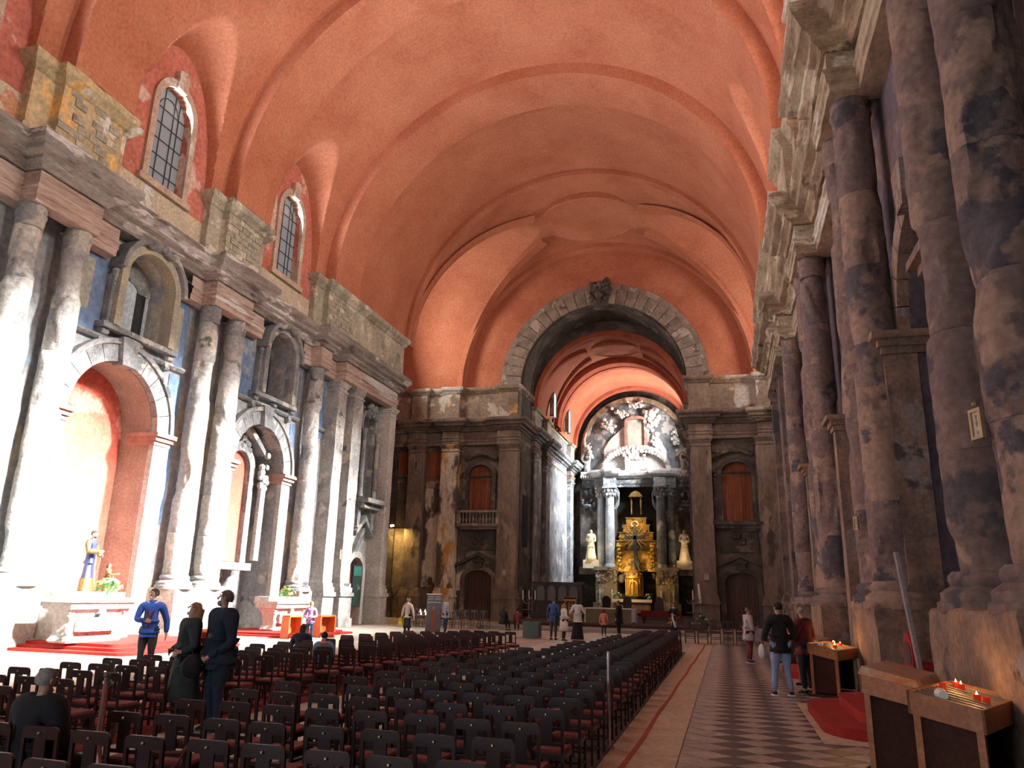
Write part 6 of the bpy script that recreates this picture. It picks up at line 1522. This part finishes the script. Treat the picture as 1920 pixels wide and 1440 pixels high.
p = person((-2.55, 40.2, 0), R_(175), 1.62, 'woman in a black dress with a white scarf right of the processional cross', dict(hl=(-.04, .12, .62), hr=(.04, .12, .64), el=(-.14, .02, .63), er=(.14, .02, .63)), c_black, 0, None, c_black, hr_dk, .06, female=True, detail=1, hem=.05, collar=c_white)
bm = MB(); bm.tube([(.05, .14, 1.1), (.02, .17, .85), (-.06, .2, .6), (-.1, .2, .45)], [.05, .05, .06, .05], 7); part('white_scarf', bm, c_white, p, True)
# right-hand aisle
p = person((.60, 25.2, 0), R_(-75), 1.60, 'person in a pale hooded puffer jacket and maroon trousers in the right aisle', dict(hl=(-.05, .15, .64), el=(-.15, .03, .63), hr=(.06, .13, .60), er=(.15, .03, .62)), c_beige, .12, c_mt, None, cloth('grey_beanie', (.10, .10, .10)), 0, shoes=navy_tr, hood=c_beige, fat=1.3)
bm = MB(); bm.prism([(-.02, .62), (.26, .62), (.3, .98), (.05, 1.02)], lambda u, z, d: (.12+d, .12+u, z), -.03, .03); part('pink_white_bag', bm, cloth('pink_white_bag', (.62, .45, .52)), p)
p = person((1.0, 17.0, 0), R_(12), 1.78, 'man in a black jacket and light blue jeans, back turned, in the right aisle', dict(hl=(-.12, .17, .60), el=(-.17, .0, .63), hr=(.06, .1, .6), er=(.16, .0, .63), kl=(-.075, .0, .285), al=(-.095, -.03, .045), kr=(.06, .0, .285), ar=(.085, -.03, .045)), c_black, .06, c_jean, None, hr_dk, 0, shoes=navy_tr, fat=1.2, headlook=(-.5, .05))
bm = MB(); bm.box(-.28, -.16, .33, .40, 1.0, 1.14); part('held_camera', bm, black_w, p)
bm = MB(); bm.ball((-.32, .18, .80), .13, 8, 6, .6, 1, 1.2); part('white_carrier_bag', bm, c_white, p, True)
p = person((1.5, 17.5, 0), R_(50), 1.70, 'grey-haired man in a maroon jacket and black trousers beside the man in jeans', dict(hl=(-.05, .15, .6), el=(-.15, .02, .63)), c_mar, .08, c_black, None, hr_gr, 0, shoes=blk_shoe, fat=1.25, headlook=(.5, -.15))
bm = MB(); bm.ball((.24, .0, .95), .12, 10, 8, .45, 1, 1); part('pale_shoulder_bag', bm, cloth('pale_blue_cloth_bag', (.55, .65, .78)), p, True)
# ---------------------------------------------------------------- statues
gild_c = mat('gilt_embroidery', (.20, .12, .03), (.08, .045, .015), rough=.4, scale=16, metal=.5, bump=.3)
navy_p = mat('painted_navy_robe', (.010, .014, .05), None, rough=.5, bump=0)
st = person((-18.3, 19.25, 1.54), R_(-75), 1.82, 'painted statue of a bearded friar saint in a dark blue robe with gold hem', dict(hr=(.04, .17, .66), er=(.15, .04, .65), hl=(-.13, .1, .60), el=(-.16, 0, .64)), navy_p, 0, None, None, hr_dk, 0, robe=navy_p, beard=hr_dk, skin=skin_b, cat='statue', name='saint_statue', headlook=(.0, -.1))
m = MB(); m.lathe([(.225, .0), (.215, .42), (.222, .42), (.24, .0)], seg=24, sy=.8); part('gilt_hem', m, gild_c, st, True)
m = MB(); m.box(-.3, .3, -.24, .24, -.14, 0); part('plinth', m, navy_p, st)
for s_, e_, w_ in ((1, (.15, .04, .65), (.05, .15, .66)), (-1, (-.16, 0, .64), (-.135, .09, .60))):
    m = MB(); m.tube([Vector(v)*1.82 for v in ((s_*.09, 0, .82), (s_*.125, .0, .76), e_, w_)], [.085, .085, .09, .075], 10); m.rough(.01, 5, 1); part('gilt_sleeve', m, gild_c, st, True)
m = MB(); m.tube([(.03, .2, 1.13), (.05, .21, .8), (.0, .23, .3)], .012, 5); part('cord_girdle', m, mat('cream_cord', (.7, .62, .45), None, bump=0), st)
ch_ = person((-18.2, 19.95, 1.4), R_(-75), 1.02, 'small gilded child statue with outstretched arm beside the friar saint', dict(hl=(-.05, .14, .62), hr=(.02, .3, .70), er=(.1, .14, .66)), gild_c, 0, None, None, hr_br, .05, robe=gild_c, cat='statue', name='child_statue', fat=1.15)
m = MB(); m.box(-.16, .16, -.14, .14, -.0, .02); part('plinth', m, gild_c, ch_)
for x, lab in ((-12.4, 'cream marble statue of a robed saint in the left niche of the altarpiece'), (-3.55, 'cream marble statue of a robed saint in the right niche of the altarpiece')):
    s = person((x, 74.75, 5.25), R_(180), 2.85, lab, dict(hl=(-.05, .1, .62), hr=(.1, .13, .66), er=(.15, .02, .63), el=(-.15, .02, .62)), marble_c, 0, None, None, marble_c, .05, skin=marble_c, robe=marble_c, cat='statue', name='altar_statue', fat=1.5, detail=1)
bpy.context.view_layer.update()
